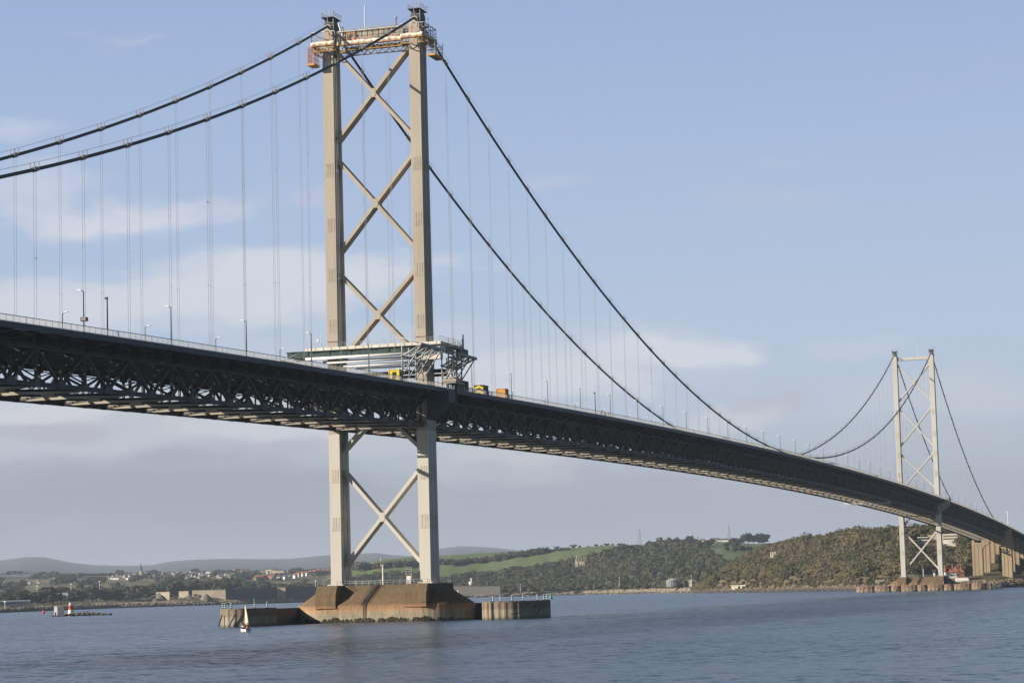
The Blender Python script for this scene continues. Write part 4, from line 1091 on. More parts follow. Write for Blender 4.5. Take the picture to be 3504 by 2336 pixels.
M['paddock'] = ground_mat('rough grass', [(.10,.105,.05),(.16,.14,.075),(.09,.09,.05)], .05, 6)
M['headland'] = ground_mat('headland soil', [(.05,.055,.03),(.11,.09,.05),(.14,.105,.06),(.07,.065,.035)], .03, 7)
M['shore'] = ground_mat('shore grass', [(.20,.16,.095),(.28,.225,.14),(.13,.12,.065),(.24,.19,.12)], .02, 7, stretch=(1,1,3))

def interp(x, tab):
    xs = [t[0] for t in tab]; ys = [t[1] for t in tab]
    return float(np.interp(x, xs, ys))
def zat(u, v, d): return P(u, v, d)[2]
SHORE = [(-400,2000),(0,2260),(400,2900),(1048,3300),(1620,3500),(2000,3400),(2300,2950),(2480,2620)]
def shore_d(u): return interp(u, SHORE)
class Land:
    """a sheet of land given by ranges and heights along bearings; cuts(u) -> [(range, height), ...]"""
    def __init__(s, name, mat, u0, u1, nu, cuts, nd=40, rough=0., rs=.02, label=None):
        s.cuts = cuts; s.rough = rough; s.rs = rs
        V = []; us = np.linspace(u0, u1, nu)
        rows = []
        for u in us:
            c = cuts(u); d0, d1 = c[0][0], c[-1][0]
            for k in range(nd):
                d = d0+(d1-d0)*k/(nd-1); V.append(s.pt(u, d))
        idx = np.arange(nu*nd).reshape(nu, nd)
        q = np.stack([idx[:-1,:-1],idx[:-1,1:],idx[1:,1:],idx[1:,:-1]],-1).reshape(-1,4)
        me = fast_mesh(name, np.array(V), q, [mat], smooth=True)
        o = bpy.data.objects.new(name, me); COL.objects.link(o); s.o = o
        tag(o, label, 'land', kind='structure')
    def h(s, u, d):
        c = s.cuts(u); z = float(np.interp(d, [q[0] for q in c], [q[1] for q in c]))
        if s.rough:
            edge = min(1, abs(d-c[0][0])/60)
            z += s.rough*edge*(math.sin(u*.031+d*s.rs)+.6*math.sin(u*.083-d*s.rs*1.9+1)+.4*math.sin(u*.19+d*s.rs*3.1))
        return z
    def pt(s, u, d):
        p = P(u, hor(u), d); return (p[0], p[1], s.h(u, d))
    def hit(s, u, v):
        c = s.cuts(u); d0, d1 = c[0][0], c[-1][0]; best = None
        for k in range(160):
            d = d0+(d1-d0)*k/159; p = s.pt(u, d)
            if project(p)[1] <= v: return p, d
        return s.pt(u, d1*.97), d1*.97
FARV = [(-400,1925),(-60,1920),(0,1917),(60,1908),(90,1903.5),(150,1905),(250,1924),(330,1932),(400,1935),(520,1932),(570,1922),(640,1915),(720,1911),(850,1910.5),(990,1911.5),(1060,1904),(1110,1898),(1200,1897),(1240,1894),(1283,1889),(1340,1897),(1430,1903),(1480,1880),(1540,1870),(1610,1868),(1700,1872),(1780,1882),(1900,1890),(2200,1895),(2500,1900),(3000,1930)]
def far_cuts(u):
    v = interp(u, FARV); z = zat(u, v, 20000)
    return [(6300,max(30,zat(u,1965-(u*.012),6300)) if u < 1400 else 60),(12000,z*.36+24),(17200,z*.84),(20000,z),(22000,z*.9)]
farl = Land('far_hills', M['farhill'], -420, 2900, 170, far_cuts, 34, 2.5, .003, 'blue grey range of low hills on the horizon')
def low_cuts(u):
    s = shore_d(u)
    v1 = 1972-u*.018 if u < 1200 else 1950
    return [(s-6,-1.5),(s+10,1.6),(s+45,4.0),(s+140,6.),(3900,14),(4600,zat(u,2010-u*.030,4600)),(6400,max(34,zat(u,v1,6400)))]
low = Land('lowland', M['farmland'], -420, 2500, 210, low_cuts, 90, .5, .013, 'low country of fields and woods behind the north shore')
HV = [(1100,1985),(1180,1950),(1290,1915),(1400,1905),(1505,1900),(1760,1885),(1940,1874),(2090,1866),(2127,1864),(2238,1860),(2297,1856),(2361,1853),(2468,1851),(2553,1857),(2680,1860),(2800,1858),(3000,1850)]
def hill_cuts(u):
    zr = zat(u, interp(u, HV), 4500); s = min(max(shore_d(min(u,2480))+90, 2700), 3600) if u < 2480 else 2720
    z1 = 5+zr*.10
    return [(s,4.2),(s+200,z1),((s+4500)/2,5+zr*.48),(4100,zr*.88),(4500,zr),(5200,zr*.93)]
hill = Land('hill', M['field'], 1100, 3000, 150, hill_cuts, 50, .7, .01, 'green sloping farm fields on the hill behind the north shore')
HEAD = [(2370,2030),(2383,2021),(2425,2004),(2468,1972),(2510,1944),(2553,1920),(2595,1898),(2638,1880),(2680,1871),(2765,1858),(2829,1852),(2872,1838),(2935,1831),(3000,1831),(3113,1827),(3170,1820),(3203,1818),(3260,1824),(3330,1838),(3400,1852),(3504,1875),(3800,1890)]
def head_shore(u): return interp(u, [(2360,2560),(2480,2420),(2930,2010),(3200,1900),(3330,1830),(3420,1815),(3504,1880),(3800,1900)])
def head_cuts(u):
    s = head_shore(u); rd = s+330 if u > 2500 else s+120+(u-2360)*1.5
    zr = max(5, zat(u, interp(u, HEAD), rd)); flat = 4.5
    if u < 3120: return [(s-5,-1.5),(s+8,1.8),(s+30,6.0 if zr > 10 else zr*.6),(s+60,min(zr*.8,15)),((s+60+rd)/2,zr*.58),(rd-50,zr*.93),(rd,zr),(rd+260,zr*.8)]
    t = min(1,(u-3120)/150)
    return [(s-5,-1.5),(s+10,2.0),(s+40,5.0),(s+60+60*t,13*(1-t)+5.2*t),((s+60+rd)/2+40*t,zr*(.58-.26*t)),(rd-50+60*t,zr*.9),(rd+60*t,zr),(rd+320,zr*.8)]
head = Land('headland', M['headland'], 2362, 3800, 190, head_cuts, 70, .35, .05, 'wooded headland on the north shore behind the distant tower')
# ================================================================== SHORE
def shore_cuts(u):
    s = shore_d(u); k = .55+.45*interp(u, [(0,.2),(300,.7),(500,1),(1100,1),(1600,1),(2480,1)])
    bump_ = 5.5*math.exp(-((u-690)/95)**2)
    return [(s-12,-1.4),(s+4,2.0*k),(s+20,4.6*k),(s+55,6.2*k+bump_*.6),(s+95,6.6*k+bump_),(s+150,6.6*k),(s+330,6.2)]
shore = Land('shore', M['shore'], -420, 2480, 260, shore_cuts, 34, .35, .06, 'straw coloured grassy bank along the far north shore')
def shore_rock(k, g):
    u = g.uniform(-250, 2470); s = shore_d(u); d = s+g.uniform(-6, 24); p = shore.pt(u, d); return (p[0], p[1], p[2]+.1, g.uniform(.8,2.0))
o = rock_mesh(5200, shore_rock, 1, M['rock'], 'shore_rocks', 3); tag(o, 'band of pale and dark boulders along the north waterline', 'boulders', kind='stuff')
def head_rock(k, g):
    u = g.uniform(2370, 3700); s = head_shore(u); w = 26 if u < 3330 else 60
    d = s+g.uniform(-5, w)*(.55 if g.uniform() < .5 else 1); p = head.pt(u, d); return (p[0], p[1], p[2], g.uniform(.6,1.7))
M['rockhead'] = zramp('headland rock', [(-2,(.03,.028,.025)),(.3,(.05,.045,.04)),(2.2,(.085,.072,.058)),(3.2,(.17,.13,.09)),(8,(.24,.175,.115))], .6, .12, (1,1,1), .9, bump=.4)
o = rock_mesh(3000, head_rock, 1, M['rockhead'], 'headland_rocks', 9); tag(o, 'dark boulders along the foot of the wooded headland', 'boulders', kind='stuff')

# ================================================================== FOLIAGE
def leaf_cloud(C, RR, n, leaf, tint, seed=0, low=-.35):
    """n leaf clumps per crown spread over a lobed volume; C (N,3), RR (N,3)"""
    g = np.random.default_rng(seed); N = len(C)
    d = g.normal(size=(N,n,3)); d /= np.linalg.norm(d,axis=2,keepdims=True)
    d[...,2] = np.where(d[...,2] < low, -d[...,2]*.6, d[...,2])
    lob = g.normal(size=(N,5,3)); lob[...,2] = np.abs(lob[...,2])*.8; lob /= np.linalg.norm(lob,axis=2,keepdims=True)
    dots = np.einsum('nij,nkj->nik', d, lob).max(2)
    rad = (.62+.42*np.clip(dots,0,1)**3)*g.uniform(.72,1.06,(N,n))
    pos = C[:,None,:]+d*rad[...,None]*RR[:,None,:]
    nr = d+g.normal(size=(N,n,3))*.34; nr /= np.linalg.norm(nr,axis=2,keepdims=True)
    t = np.cross(nr, g.normal(size=(N,n,3))); t /= np.linalg.norm(t,axis=2,keepdims=True)+1e-9
    b = np.cross(nr, t); sz = leaf*g.uniform(.55,1.3,(N,n,1))
    if np.ndim(leaf): pass
    t = t*sz; b = b*sz*g.uniform(.6,1,(N,n,1))
    v = np.stack([pos-t-b*.6, pos+t*.8-b, pos+t+b*.7, pos-t*.7+b],2).reshape(-1,3)
    q = np.arange(N*n*4).reshape(-1,4)
    ti = np.clip(np.repeat(tint, n)+g.normal(size=N*n)*.04, 0, 1)
    return v, q, ti
def veg(name, C, RR, n, leaf, tint, mat, seed, label, cat, kind='stuff', group=None):
    v, q, ti = leaf_cloud(np.array(C), np.array(RR), n, leaf, np.array(tint), seed)
    me = fast_mesh(name, v, q, [mat], ti); o = bpy.data.objects.new(name, me); COL.objects.link(o)
    return tag(o, label, cat, group, kind)
# headland wood
hotel_hit = head.hit(3165, 1862); HD = hotel_hit[1]
C, RR, T = [], [], []
while len(C) < 5600:
    u = random.uniform(2392, 3620); s = head_shore(u); c = head_cuts(u); rd = c[-2][0]
    a = s+(17 if u < 3100 else 17+min(1,(u-3100)/120)*126); d = a+(rd+110-a)*random.random()**1.05
    low_ = 3128 < u < 3290 and HD-75 < d < HD+22
    if low_ and d > HD-14: continue
    if 3215 < u < 3330 and d < s+150: continue
    p = head.pt(u, d)
    if p[0] < 1830 and abs(p[1]) < 27 and u > 3290: continue
    cl = math.sin(u*.045+d*.02)+math.sin(u*.017-d*.033+2)+.6*math.sin(u*.11+d*.07)
    r = random.uniform(2.0,3.8) if random.random() < .6 else random.uniform(3.8,6.6)
    if cl < -.9: r *= 1.2
    if d < s+45 or low_: r = random.uniform(.9,1.7)
    C.append((p[0],p[1],p[2]+r*.55)); RR.append((r*1.1,r*1.1,r*random.uniform(.75,1.05)))
    T.append(min(1,max(0,.45+.17*cl+random.gauss(0,.09))))
veg('headland_wood', C, RR, 150, .82, T, M['leaf_scrub'], 21, 'dense olive brown trees and scrub covering the headland behind the distant tower', 'woodland')
# woods on the farm hill
WT = [(1100,2004),(1200,1992),(1290,1974),(1420,1968),(1480,1986),(1530,1984),(1590,1970),(1650,1970),(1700,1962),(1760,1955),(1810,1952),(1850,1942),(1900,1928),(1960,1920),(2010,1908),(2060,1896),(2110,1884),(2160,1874),(2238,1862),(2300,1856),(2380,1856),(2420,1880),(2450,1910),(2490,1940),(2560,1955)]
C, RR, T = [], [], []
hitc = {}
for k in range(3300):
    u = random.uniform(1110, 2530); ui = int(u/8)*8+4
    if ui not in hitc: hitc[ui] = hill.hit(ui, interp(ui, WT)+6)[1]
    d1 = hitc[ui]; d0 = hill_cuts(u)[0][0]-110
    d = d0+(d1-d0)*random.random()**.8
    p = hill.pt(u, d) if d > hill_cuts(u)[0][0] else (lambda q: (q[0],q[1],5.5))(P(u, hor(u), d))
    r = random.choice((random.uniform(3.5,6),random.uniform(5,9.5))) if d > d0+60 else random.uniform(3,5.5)
    cl = math.sin(u*.02+d*.006)+math.sin(u*.043-d*.011)
    C.append((p[0],p[1],p[2]+r*.7)); RR.append((r,r,r*random.uniform(.8,1.1))); T.append(min(1,max(0,.40+.13*cl+random.gauss(0,.09))))
veg('hill_wood', C, RR, 120, 1.45, T, M['leaf_wood'], 22, 'grey green broadleaf wood on the lower slope of the farm hill', 'woodland')
# scattered far trees over the lowland
C, RR, T = [], [], []
for k in range(1500):
    u = random.uniform(-100, 1560); d = random.uniform(3900, 6500)
    if math.sin(u*.021+d*.0017)+math.sin(u*.05-d*.003) < .1: continue
    p = low.pt(u, d) if d < 6350 else farl.pt(u, d)
    r = random.uniform(4,8); C.append((p[0],p[1],p[2]+r*.5)); RR.append((r*1.8,r*1.8,r*.8)); T.append(random.random()*.6)
veg('distant_trees', C, RR, 24, 2.6, T, M['leaf_dark'], 23, 'hazy dark tree lines and copses spread over the far lowland', 'trees')
# scrub along the north shore
C, RR, T = [], [], []
for k in range(900):
    u = random.choice((random.uniform(460,1120), random.uniform(760,1120), random.uniform(1480,2420)))
    if 560 < u < 770 and random.random() < .75: continue
    d = shore_d(u)+random.uniform(85,190); p = shore.pt(u, d); r = random.uniform(1.2,2.8)
    C.append((p[0],p[1],p[2]+r*.4)); RR.append((r*1.6,r*1.6,r)); T.append(random.random())
veg('shore_scrub', C, RR, 40, .8, T, M['leaf_hedge'], 24, 'low brown green scrub on the bank above the north shore', 'scrub')

# single trees: five kinds of crown, copied
def tree_mesh(seed, h, w, mat):
    g = np.random.default_rng(seed); nb = 9
    C = np.stack([g.normal(0,.30,nb)*w, g.normal(0,.30,nb)*w, h*(.24+.6*g.random(nb))],1); rr = w*g.uniform(.28,.46,nb)
    v, q, ti = leaf_cloud(C, np.stack([rr,rr,rr*.85],1), 85, w*.075, np.clip(.35+g.normal(0,.18,nb),0,1), seed, -.6)
    mb = MB(); mb.tube([(0,0,-1),(0,0,h*.3),(.02*w,.01*w,h*.7)], w*.045, 6, w*.015)
    for k in range(5): mb.tube([(0,0,h*(.3+.05*k)),tuple(C[k]*.8+np.array([0,0,h*.08]))], w*.02, 4, w*.006)
    tv = np.array(mb.v); tf = [f for f in mb.f if len(f) == 4]
    v2 = np.concatenate([v, tv]); q2 = np.concatenate([q, np.array(tf)+len(v)])
    return fast_mesh('tree', v2, q2, [mat, M['trunk']], np.concatenate([ti, np.zeros(len(tf))]), np.concatenate([np.zeros(len(q),int), np.ones(len(tf),int)]))
TM = [tree_mesh(40+k, 1.0*15, 1.0*w, M['leaf_dark']) for k, w in enumerate((11,13,9,12,15))]
TW = [tree_mesh(60+k, 15, w, M['leaf_wood']) for k, w in enumerate((11,14,9))]
def tree(p, s, ms, label, group=None, sx=1):
    o = bpy.data.objects.new('tree', random.choice(ms)); COL.objects.link(o); o.location = p; o.scale = (s*sx,s*sx,s); o.rotation_euler = (0,0,random.uniform(0,6.28))
    return tag(o, label, 'tree', group)
n = 0
TOPV = [(-60,2030),(0,2030),(70,2012),(120,2022),(170,2004),(205,2000),(260,2012),(320,2004),(390,2006),(470,2000),(540,1992),(620,1984),(700,1980),(770,1974),(830,1978),(870,1988),(930,1994),(1000,1998),(1060,1990),(1110,1980)]
for k in range(1200):
    if n >= 275: break
    u = random.uniform(-40, 1112); s = shore_d(u)
    lo, hi_ = (180, 900) if u < 420 else (210, 1250)
    if 590 < u < 1112: lo = 330
    d = s+lo+(hi_-lo)*random.random()
    p = low.pt(u, d); tv = interp(u, TOPV)+random.uniform(0,26)+ (8 if u < 420 else 0)*random.random(); ht = zat(u, tv, d)-p[2]
    if ht < 5 or ht > 34: continue
    sx = min(1.7, 26/ht)
    tree(p, ht/15, TM, 'bare of detail dark green tree in the broad belt of trees behind the left shore' if False else 'dark green tree in the belt of trees behind the left shore', 'trees in the belt behind the left shore', sx); n += 1
# ridge clump beside the farm on the hill
for i, (u, vb, vt, lb) in enumerate(((2546,1857,1830,'leftmost tree of the dark clump on the hill skyline'),(2562,1857,1827,'second tree from the left in the dark clump on the hill skyline'),(2580,1857,1825,'tallest tree in the middle of the dark clump on the hill skyline'),(2598,1857,1828,'fourth tree of the dark clump on the hill skyline, left of the gap'),(2615,1857,1827,'rightmost tree of the dark clump on the hill skyline, right of the gap'))):
    p = P(u, vb+3, 4480); ht = (vb+3-vt)*4480/FOC; tree(tuple(p), ht/15, TM, lb, 'tree clump on the hill skyline', 1.25)
for i, (u, v, hgt) in enumerate(((1872,1880,7),(1908,1878,6),(1966,1874,7),(1985,1873,6),(2010,1872,5),(2040,1870,6),(2056,1869,5),(2075,1868,6),(2098,1867,6),(2118,1866,5))):
    p = P(u, v+2, 4480); tree(tuple(p), hgt/15, TW, 'small lone bush on the skyline of the green farm hill', 'bushes on the hill skyline', 1.3)
for i, u in enumerate(range(2310, 2540, 12)):
    if 2450 < u < 2500: continue
    p = hill.hit(u, 1866+random.uniform(-4,9))[0]; tree(p, random.uniform(.6,.95), TM, 'dark tree among the trees round the farmhouse on the hilltop', 'trees round the hilltop farm', 1.1)
for i in range(14):
    u = random.uniform(2480,2610); p = hill.hit(u, random.uniform(1874,1896))[0]; tree(p, random.uniform(.4,.7), TM, 'small tree on the grassy slope between hill wood and headland', 'trees on the grassy gap', 1.2)
# hedges
def hedge(pts, w, hh, label, n=26):
    C, RR, T = [], [], []
    for (a, b) in zip(pts, pts[1:]):
        m = max(2, int(math.dist(a,b)/4))
        for k in range(m):
            u = a[0]+(b[0]-a[0])*k/m; v = a[1]+(b[1]-a[1])*k/m; p = hill.hit(u, v)[0]; r = w*random.uniform(.7,1.25)
            C.append((p[0],p[1],p[2]+hh*.4)); RR.append((r,r,hh*random.uniform(.6,1.2))); T.append(random.random())
    v, q, ti = leaf_cloud(np.array(C), np.array(RR), n*2, 1.3, np.array(T), len(pts))
    me = fast_mesh('hedgerow', v, q, [M['leaf_hedge']], ti); o = bpy.data.objects.new('hedgerow', me); COL.objects.link(o); tag(o, label, 'hedge')
hedge([(1500,1934),(1560,1933),(1646,1928),(1700,1919),(1770,1908),(1830,1897),(1875,1889)], 5.5, 6.5, 'thick brown hedge climbing between two green fields right of the near tower')
hedge([(1875,1888),(1915,1884),(1955,1880)], 2.5, 2.5, 'thin hedge continuing along the ridge of the green farm hill')
hedge([(1262,1948),(1330,1943),(1400,1940),(1436,1938)], 5, 8, 'row of bushy trees across the green field seen between the near tower legs')
hedge([(1205,1952),(1225,1956),(1262,1950)], 9, 14, 'dark clump of trees at the left inside the near tower legs')

# ================================================================== BUILDINGS
def gable(mb, x, y, z, w, l, h, rh, rz, wall=0, roof=1, over=.3):
    """walls and ridge roof: l along local x, w along local y"""
    ca, sa = math.cos(rz), math.sin(rz); T_ = lambda a, b, c: (x+a*ca-b*sa, y+a*sa+b*ca, z+c)
    mb.cur = wall
    prof = [(-w/2,-3),(w/2,-3),(w/2,h),(0,h+rh-.05),(-w/2,h)]
    mb.loft([[T_(-l/2,b,c) for b, c in prof],[T_(l/2,b,c) for b, c in prof]])
    mb.cur = roof
    k = rh/(w/2)
    for s in (-1,1):
        q = [(0,h+rh+.02),(s*(w/2+over),h-over*k+.02),(s*(w/2+over),h-over*k+.3),(0,h+rh+.32)]
        mb.loft([[T_(-l/2-over,b,c) for b, c in q],[T_(l/2+over,b,c) for b, c in q]])
def house_mesh(w, l, h, rh, wall, roof):
    mb = MB(); gable(mb, 0,0,0, w,l,h,rh, 0); mb.cur = 2
    for a in (-l*.3, 0, l*.3):
        for s in (-1,1): mb.bb(a-.5,a+.5,s*w/2-.03,s*w/2+.03,h*.3,h*.3+1.4)
    mb.cur = 0; mb.bb(l*.25,l*.25+.9,-.4,.4,h+rh*.6,h+rh+1.3)
    o = mb.build('far_house', [wall, roof, M['glass']]); me = o.data; bpy.data.objects.remove(o); return me
HM = [house_mesh(9,14,6,3.5,M['white'],M['slate']),house_mesh(9,22,6,3.5,M['cream'],M['slate']),house_mesh(10,12,7,4,M['stone'],M['slate']),house_mesh(9,16,6,3,M['stone'],M['slate']),house_mesh(12,26,12,2.5,M['stone'],M['slate'])]
def far_house(u, v, land, m, label, group, rz=None, s=1):
    p, d = land.hit(u, v); o = bpy.data.objects.new('far_house', m); COL.objects.link(o); o.location = p
    o.rotation_euler = (0,0, random.choice((1.57,1.2,1.9,.3,2.6)) if rz is None else rz); o.scale = (s,s,s); return tag(o, label, 'house', group)
TOWN = [(0,40,2000,2006,3),(100,160,1993,1998,3),(190,360,1984,1994,13),(350,470,1970,1984,13),(375,560,1962,1978,70),(560,640,1960,1980,34),(600,800,1954,1980,96),(960,1190,1946,1958,24),(800,960,1960,1974,26)]
lowhit = low
for (u0,u1,v0,v1,nn) in TOWN:
    for k in range(nn):
        u = random.uniform(u0,u1); v = random.uniform(v0,v1)-(u-u0)/(u1-u0)*3
        far_house(u, v, low, random.choice(HM[:4]), 'small pale house in the hazy town far behind the left shore', 'houses of the far town', s=random.uniform(.42,.72))
for k in range(16):
    u = random.uniform(785,965); far_house(u, random.uniform(1958,1966), low, HM[4], 'large grey block of flats in the hazy far town', 'blocks in the far town', s=random.uniform(.55,.95))
# church spire in the far town
p, d = low.hit(483, 1976); r = empty('church', tuple(p), 'dark church spire rising from the hazy far town', 'church')
mb = MB(); mb.bb(p[0]-3,p[0]+3,p[1]-3,p[1]+3,p[2]-2,p[2]+16); mb.build('church_tower', M['stone'], r)
mb = MB(); mb.loft([[(p[0]+a*3.2,p[1]+b*3.2,p[2]+16) for a, b in ((-1,-1),(1,-1),(1,1),(-1,1))],[(p[0]+a*.1,p[1]+b*.1,p[2]+34) for a, b in ((-1,-1),(1,-1),(1,1),(-1,1))]]); mb.build('spire', M['slate'], r)
# red roofed long building and terraces climbing to the tower
def long_house(u, v, l, w, h, rh, rz, wall, roof, label, land=low, d=None, group=None, name='terraced_house'):
    if d is None: p, d = land.hit(u, v)
    else: p = P(u, v, d)
    r = empty(name, tuple(p), label, 'house', group)
    mb = MB(); gable(mb, p[0],p[1],p[2], w,l,h,rh, rz); k = mb
    wl = MB(); rf = MB()
    for f, m in zip(mb.f, mb.m): (wl if m == 0 else rf).f.append(f)
    for q in (wl, rf): q.v = list(mb.v); q.m = [0]*len(q.f)
    def clean(q):
        used = sorted({i for f in q.f for i in f}); mp = {i:j for j,i in enumerate(used)}
        q.v = [q.v[i] for i in used]; q.f = [[mp[i] for i in f] for f in q.f]
    clean(wl); clean(rf)
    wl.build('wall', wall, r); rf.build('roof', roof, r)
    mb = MB(); ca, sa = math.cos(rz), math.sin(rz)
    nn = max(2, int(l/4))
    for i in range(nn):
        a = -l/2+l*(i+.5)/nn
        for s in (-1,1): mb.box((p[0]+a*ca-s*w/2*sa, p[1]+a*sa+s*w/2*ca, p[2]+h*.55), (1.3,.12,1.5), rz)
    mb.build('window', M['glass'], r)
    return r
long_house(908,1982,46,12,4.5,3.5,1.35,M['stone'],M['redroof'],'long low building with a red roof at the near edge of the far town',name='long_building')
TL = [(958,1983),(975,1980),(992,1978),(1010,1975),(1022,1970),(1036,1968),(1050,1966),(1064,1963),(1078,1960),(1092,1958),(1108,1957),(1122,1956)]
for i, (u, v) in enumerate(TL):
    long_house(u, v+3, 9, 8, 6, 3, 1.2, M['white'], M['redroof'] if i > 2 else M['slate'], 'pale house in the stepped row climbing toward the near tower from the left', group='stepped row of houses')
long_house(1128,1962,22,9,6,3,1.25,M['white'],M['redroof'],'white house end of the stepped row, largest and nearest the near tower')

# dock walls, gravel heaps, sheds on the left shore
def wall(u0, u1, v0t, v1t, vb, d0, d1, mat, label, th=3.0):
    a = P(u0, vb, d0); b = P(u1, vb, d1); za, zb = zat(u0,v0t,d0), zat(u1,v1t,d1)
    r = empty('dock_wall', tuple((a+b)/2), label, 'wall')
    dv = Vector((b[0]-a[0],b[1]-a[1],0)).normalized(); nr = Vector((dv.y,-dv.x,0));
    if nr.dot(Vector((1,.3,0))) < 0: nr = -nr
    zlo = 3.0; mb = MB()
    mb.loft([[(a[0],a[1],zlo),(a[0],a[1],za),(a[0]+nr.x*th,a[1]+nr.y*th,za),(a[0]+nr.x*th,a[1]+nr.y*th,zlo)],[(b[0],b[1],zlo),(b[0],b[1],zb),(b[0]+nr.x*th,b[1]+nr.y*th,zb),(b[0]+nr.x*th,b[1]+nr.y*th,zlo)]])
    mb.build('wall_face', mat, r)
    mb = MB(); mb.bar((a[0]+nr.x*th/2,a[1]+nr.y*th/2,za+.35),(b[0]+nr.x*th/2,b[1]+nr.y*th/2,zb+.35),th+.7,.7); mb.build('coping', mat, r)
wall(658,772,2020.5,2017.5,2044,3180,3170,M['wallconc'],'pale tan concrete dock wall, the widest pale stretch on the left shore')
wall(612,645,2024,2022,2042,3190,3185,M['wallconc'],'short pale dock wall left of the widest pale stretch')
wall(773,948,2017,2011,2040,3172,3290,M['wallshade'],'long shaded dock wall right of the pale stretch')
wall(947,977,2010.5,2010,2028,3290,3288,M['wallconc'],'small pale concrete block breaking the long shaded dock wall')
wall(978,1116,2010,2006,2038,3289,3390,M['wallshade'],'shaded dock wall running in behind the near pier')
wall(534,580,2027,2025,2042,3120,3110,M['wallconc'],'leftmost pale dock wall stretch beside a grey heap')
for i, (u, vb, vt, w, d, lb) in enumerate(((705,2045,2025,19,3120,'conical grey gravel heap in front of the pale dock wall'),(645,2046,2033,26,3120,'broad grey gravel heap left of the conical one'),(548,2046,2026,22,3090,'grey gravel heap with a sloping conveyor at the left end of the dock walls'))):
    p = P(u, vb, d); h = (zat(u,vt,d)-6)*.82; W_ = w*d/FOC*1.35
    mb = MB(); rings = []
    for q in range(5):
        t = q/4; rings.append([(p[0]+W_*(1-t*.96)*(1+.08*math.sin(k*2.1+q))*math.cos(k*math.pi/9), p[1]+W_*(1-t*.96)*(1+.08*math.sin(k*2.1+q))*math.sin(k*math.pi/9), 5.+(h+1)*(1-(1-t)**1.35)) for k in range(18)])
    mb.loft(rings); o = mb.build('gravel_heap', M['gravel'], None, True, at=(p[0],p[1],5)); tag(o, lb, 'heap')
a, b = P(500,2050,3085), P(548,2028,3090); r = empty('conveyor', tuple(a), 'thin sloping conveyor running up to the leftmost gravel heap', 'conveyor')
mb = MB(); mb.bar(tuple(a), tuple(b), 1.6, 1.2); mb.build('belt_frame', M['lightgrey'], r)
mb = MB()
for t in (.3,.6,.9): q = a+(b-a)*t; mb.bar((q[0],q[1],5),tuple(q),.4,.4)
mb.build('leg', M['darksteel'], r)
# sheds
def shed(u0, u1, vt, vb, d, depth, wall_m, roof_m, label, rh=1.5, cat='shed', name='industrial_shed', skew=0):
    a = P(u0, vb, d); b = P(u1, vb, d+skew); h = zat((u0+u1)/2, vt, d)-min(a[2],b[2]); dv = Vector((b[0]-a[0],b[1]-a[1],0)); l = dv.length; rz = math.atan2(dv.y, dv.x)
    nr = Vector((dv.y,-dv.x,0)).normalized()
    if nr.dot(Vector((1,.3,0))) < 0: nr = -nr
    c = Vector(((a[0]+b[0])/2,(a[1]+b[1])/2,min(a[2],b[2])))+nr*depth/2
    r = empty(name, tuple(c), label, cat)
    mb = MB(); mb.box((c.x,c.y,c.z+(h-rh)/2-1.5),(l,depth,h-rh+3),rz); mb.build('wall', wall_m, r)
    mb = MB(); ca, sa = math.cos(rz), math.sin(rz)
    prof = [(-depth/2-.2,h-rh),(0,h),(depth/2+.2,h-rh)]
    mb.loft([[(c.x+q*ca-y*sa,c.y+q*sa+y*ca,c.z+z) for y, z in prof] for q in (-l/2-.2,l/2+.2)]); mb.build('roof', roof_m, r)
    mb = MB(); mb.box((c.x-nr.x*depth/2-l*.3*ca,c.y-nr.y*depth/2-l*.3*sa,c.z+h*.22),(l*.12,.2,h*.44),rz); mb.build('door', M['darksteel'], r)
    mb = MB(); n_ = max(2,int(l/5))
    for i in range(n_):
        q = -l*.15+l*.6*i/n_; mb.box((c.x-nr.x*depth/2+q*ca,c.y-nr.y*depth/2+q*sa,c.z+h*.6),(l*.35/n_,.16,h*.12),rz)
    mb.build('window', M['glass'], r)
    return r
shed(-60,105,2053,2080,2440,30,M['greyclad'],M['greyclad'],'wide grey industrial shed at the left edge of the shore',1.2)
shed(165,232,2027,2040,2900,16,M['stone'],M['lightgrey'],'pale roofed shed among the trees on the left shore',4)
shed(28,66,2039,2046,2800,12,M['greyclad'],M['lightgrey'],'small light roofed shed above the grey industrial shed',2)
for i, (u, vt, vb, d, lb) in enumerate(((127,2004,2026,3000,'thin floodlight mast above the trees at far left'),(243,1997,2018,3200,'thin floodlight mast above the trees left of the beacon'),(341,1988,2006,3300,'thin floodlight mast above the trees right of the beacon'),(17,2058,2084,2350,'short pale lamp post before the grey industrial shed'),(1080,1985,2003,3500,'thin pale pole among the trees left of the near tower'))):
    p = P(u, vb+6, d); zt = zat(u, vt, d); r = empty('mast', tuple(p), lb, 'mast')
    mb = MB(); mb.tube([tuple(p),(p[0],p[1],zt)], .45, 6, .3); mb.build('pole', M['white'], r)
    mb = MB(); mb.box((p[0],p[1],zt+.2),(1.2,2.4,.9)); mb.build('lamp_bank', M['white'], r)

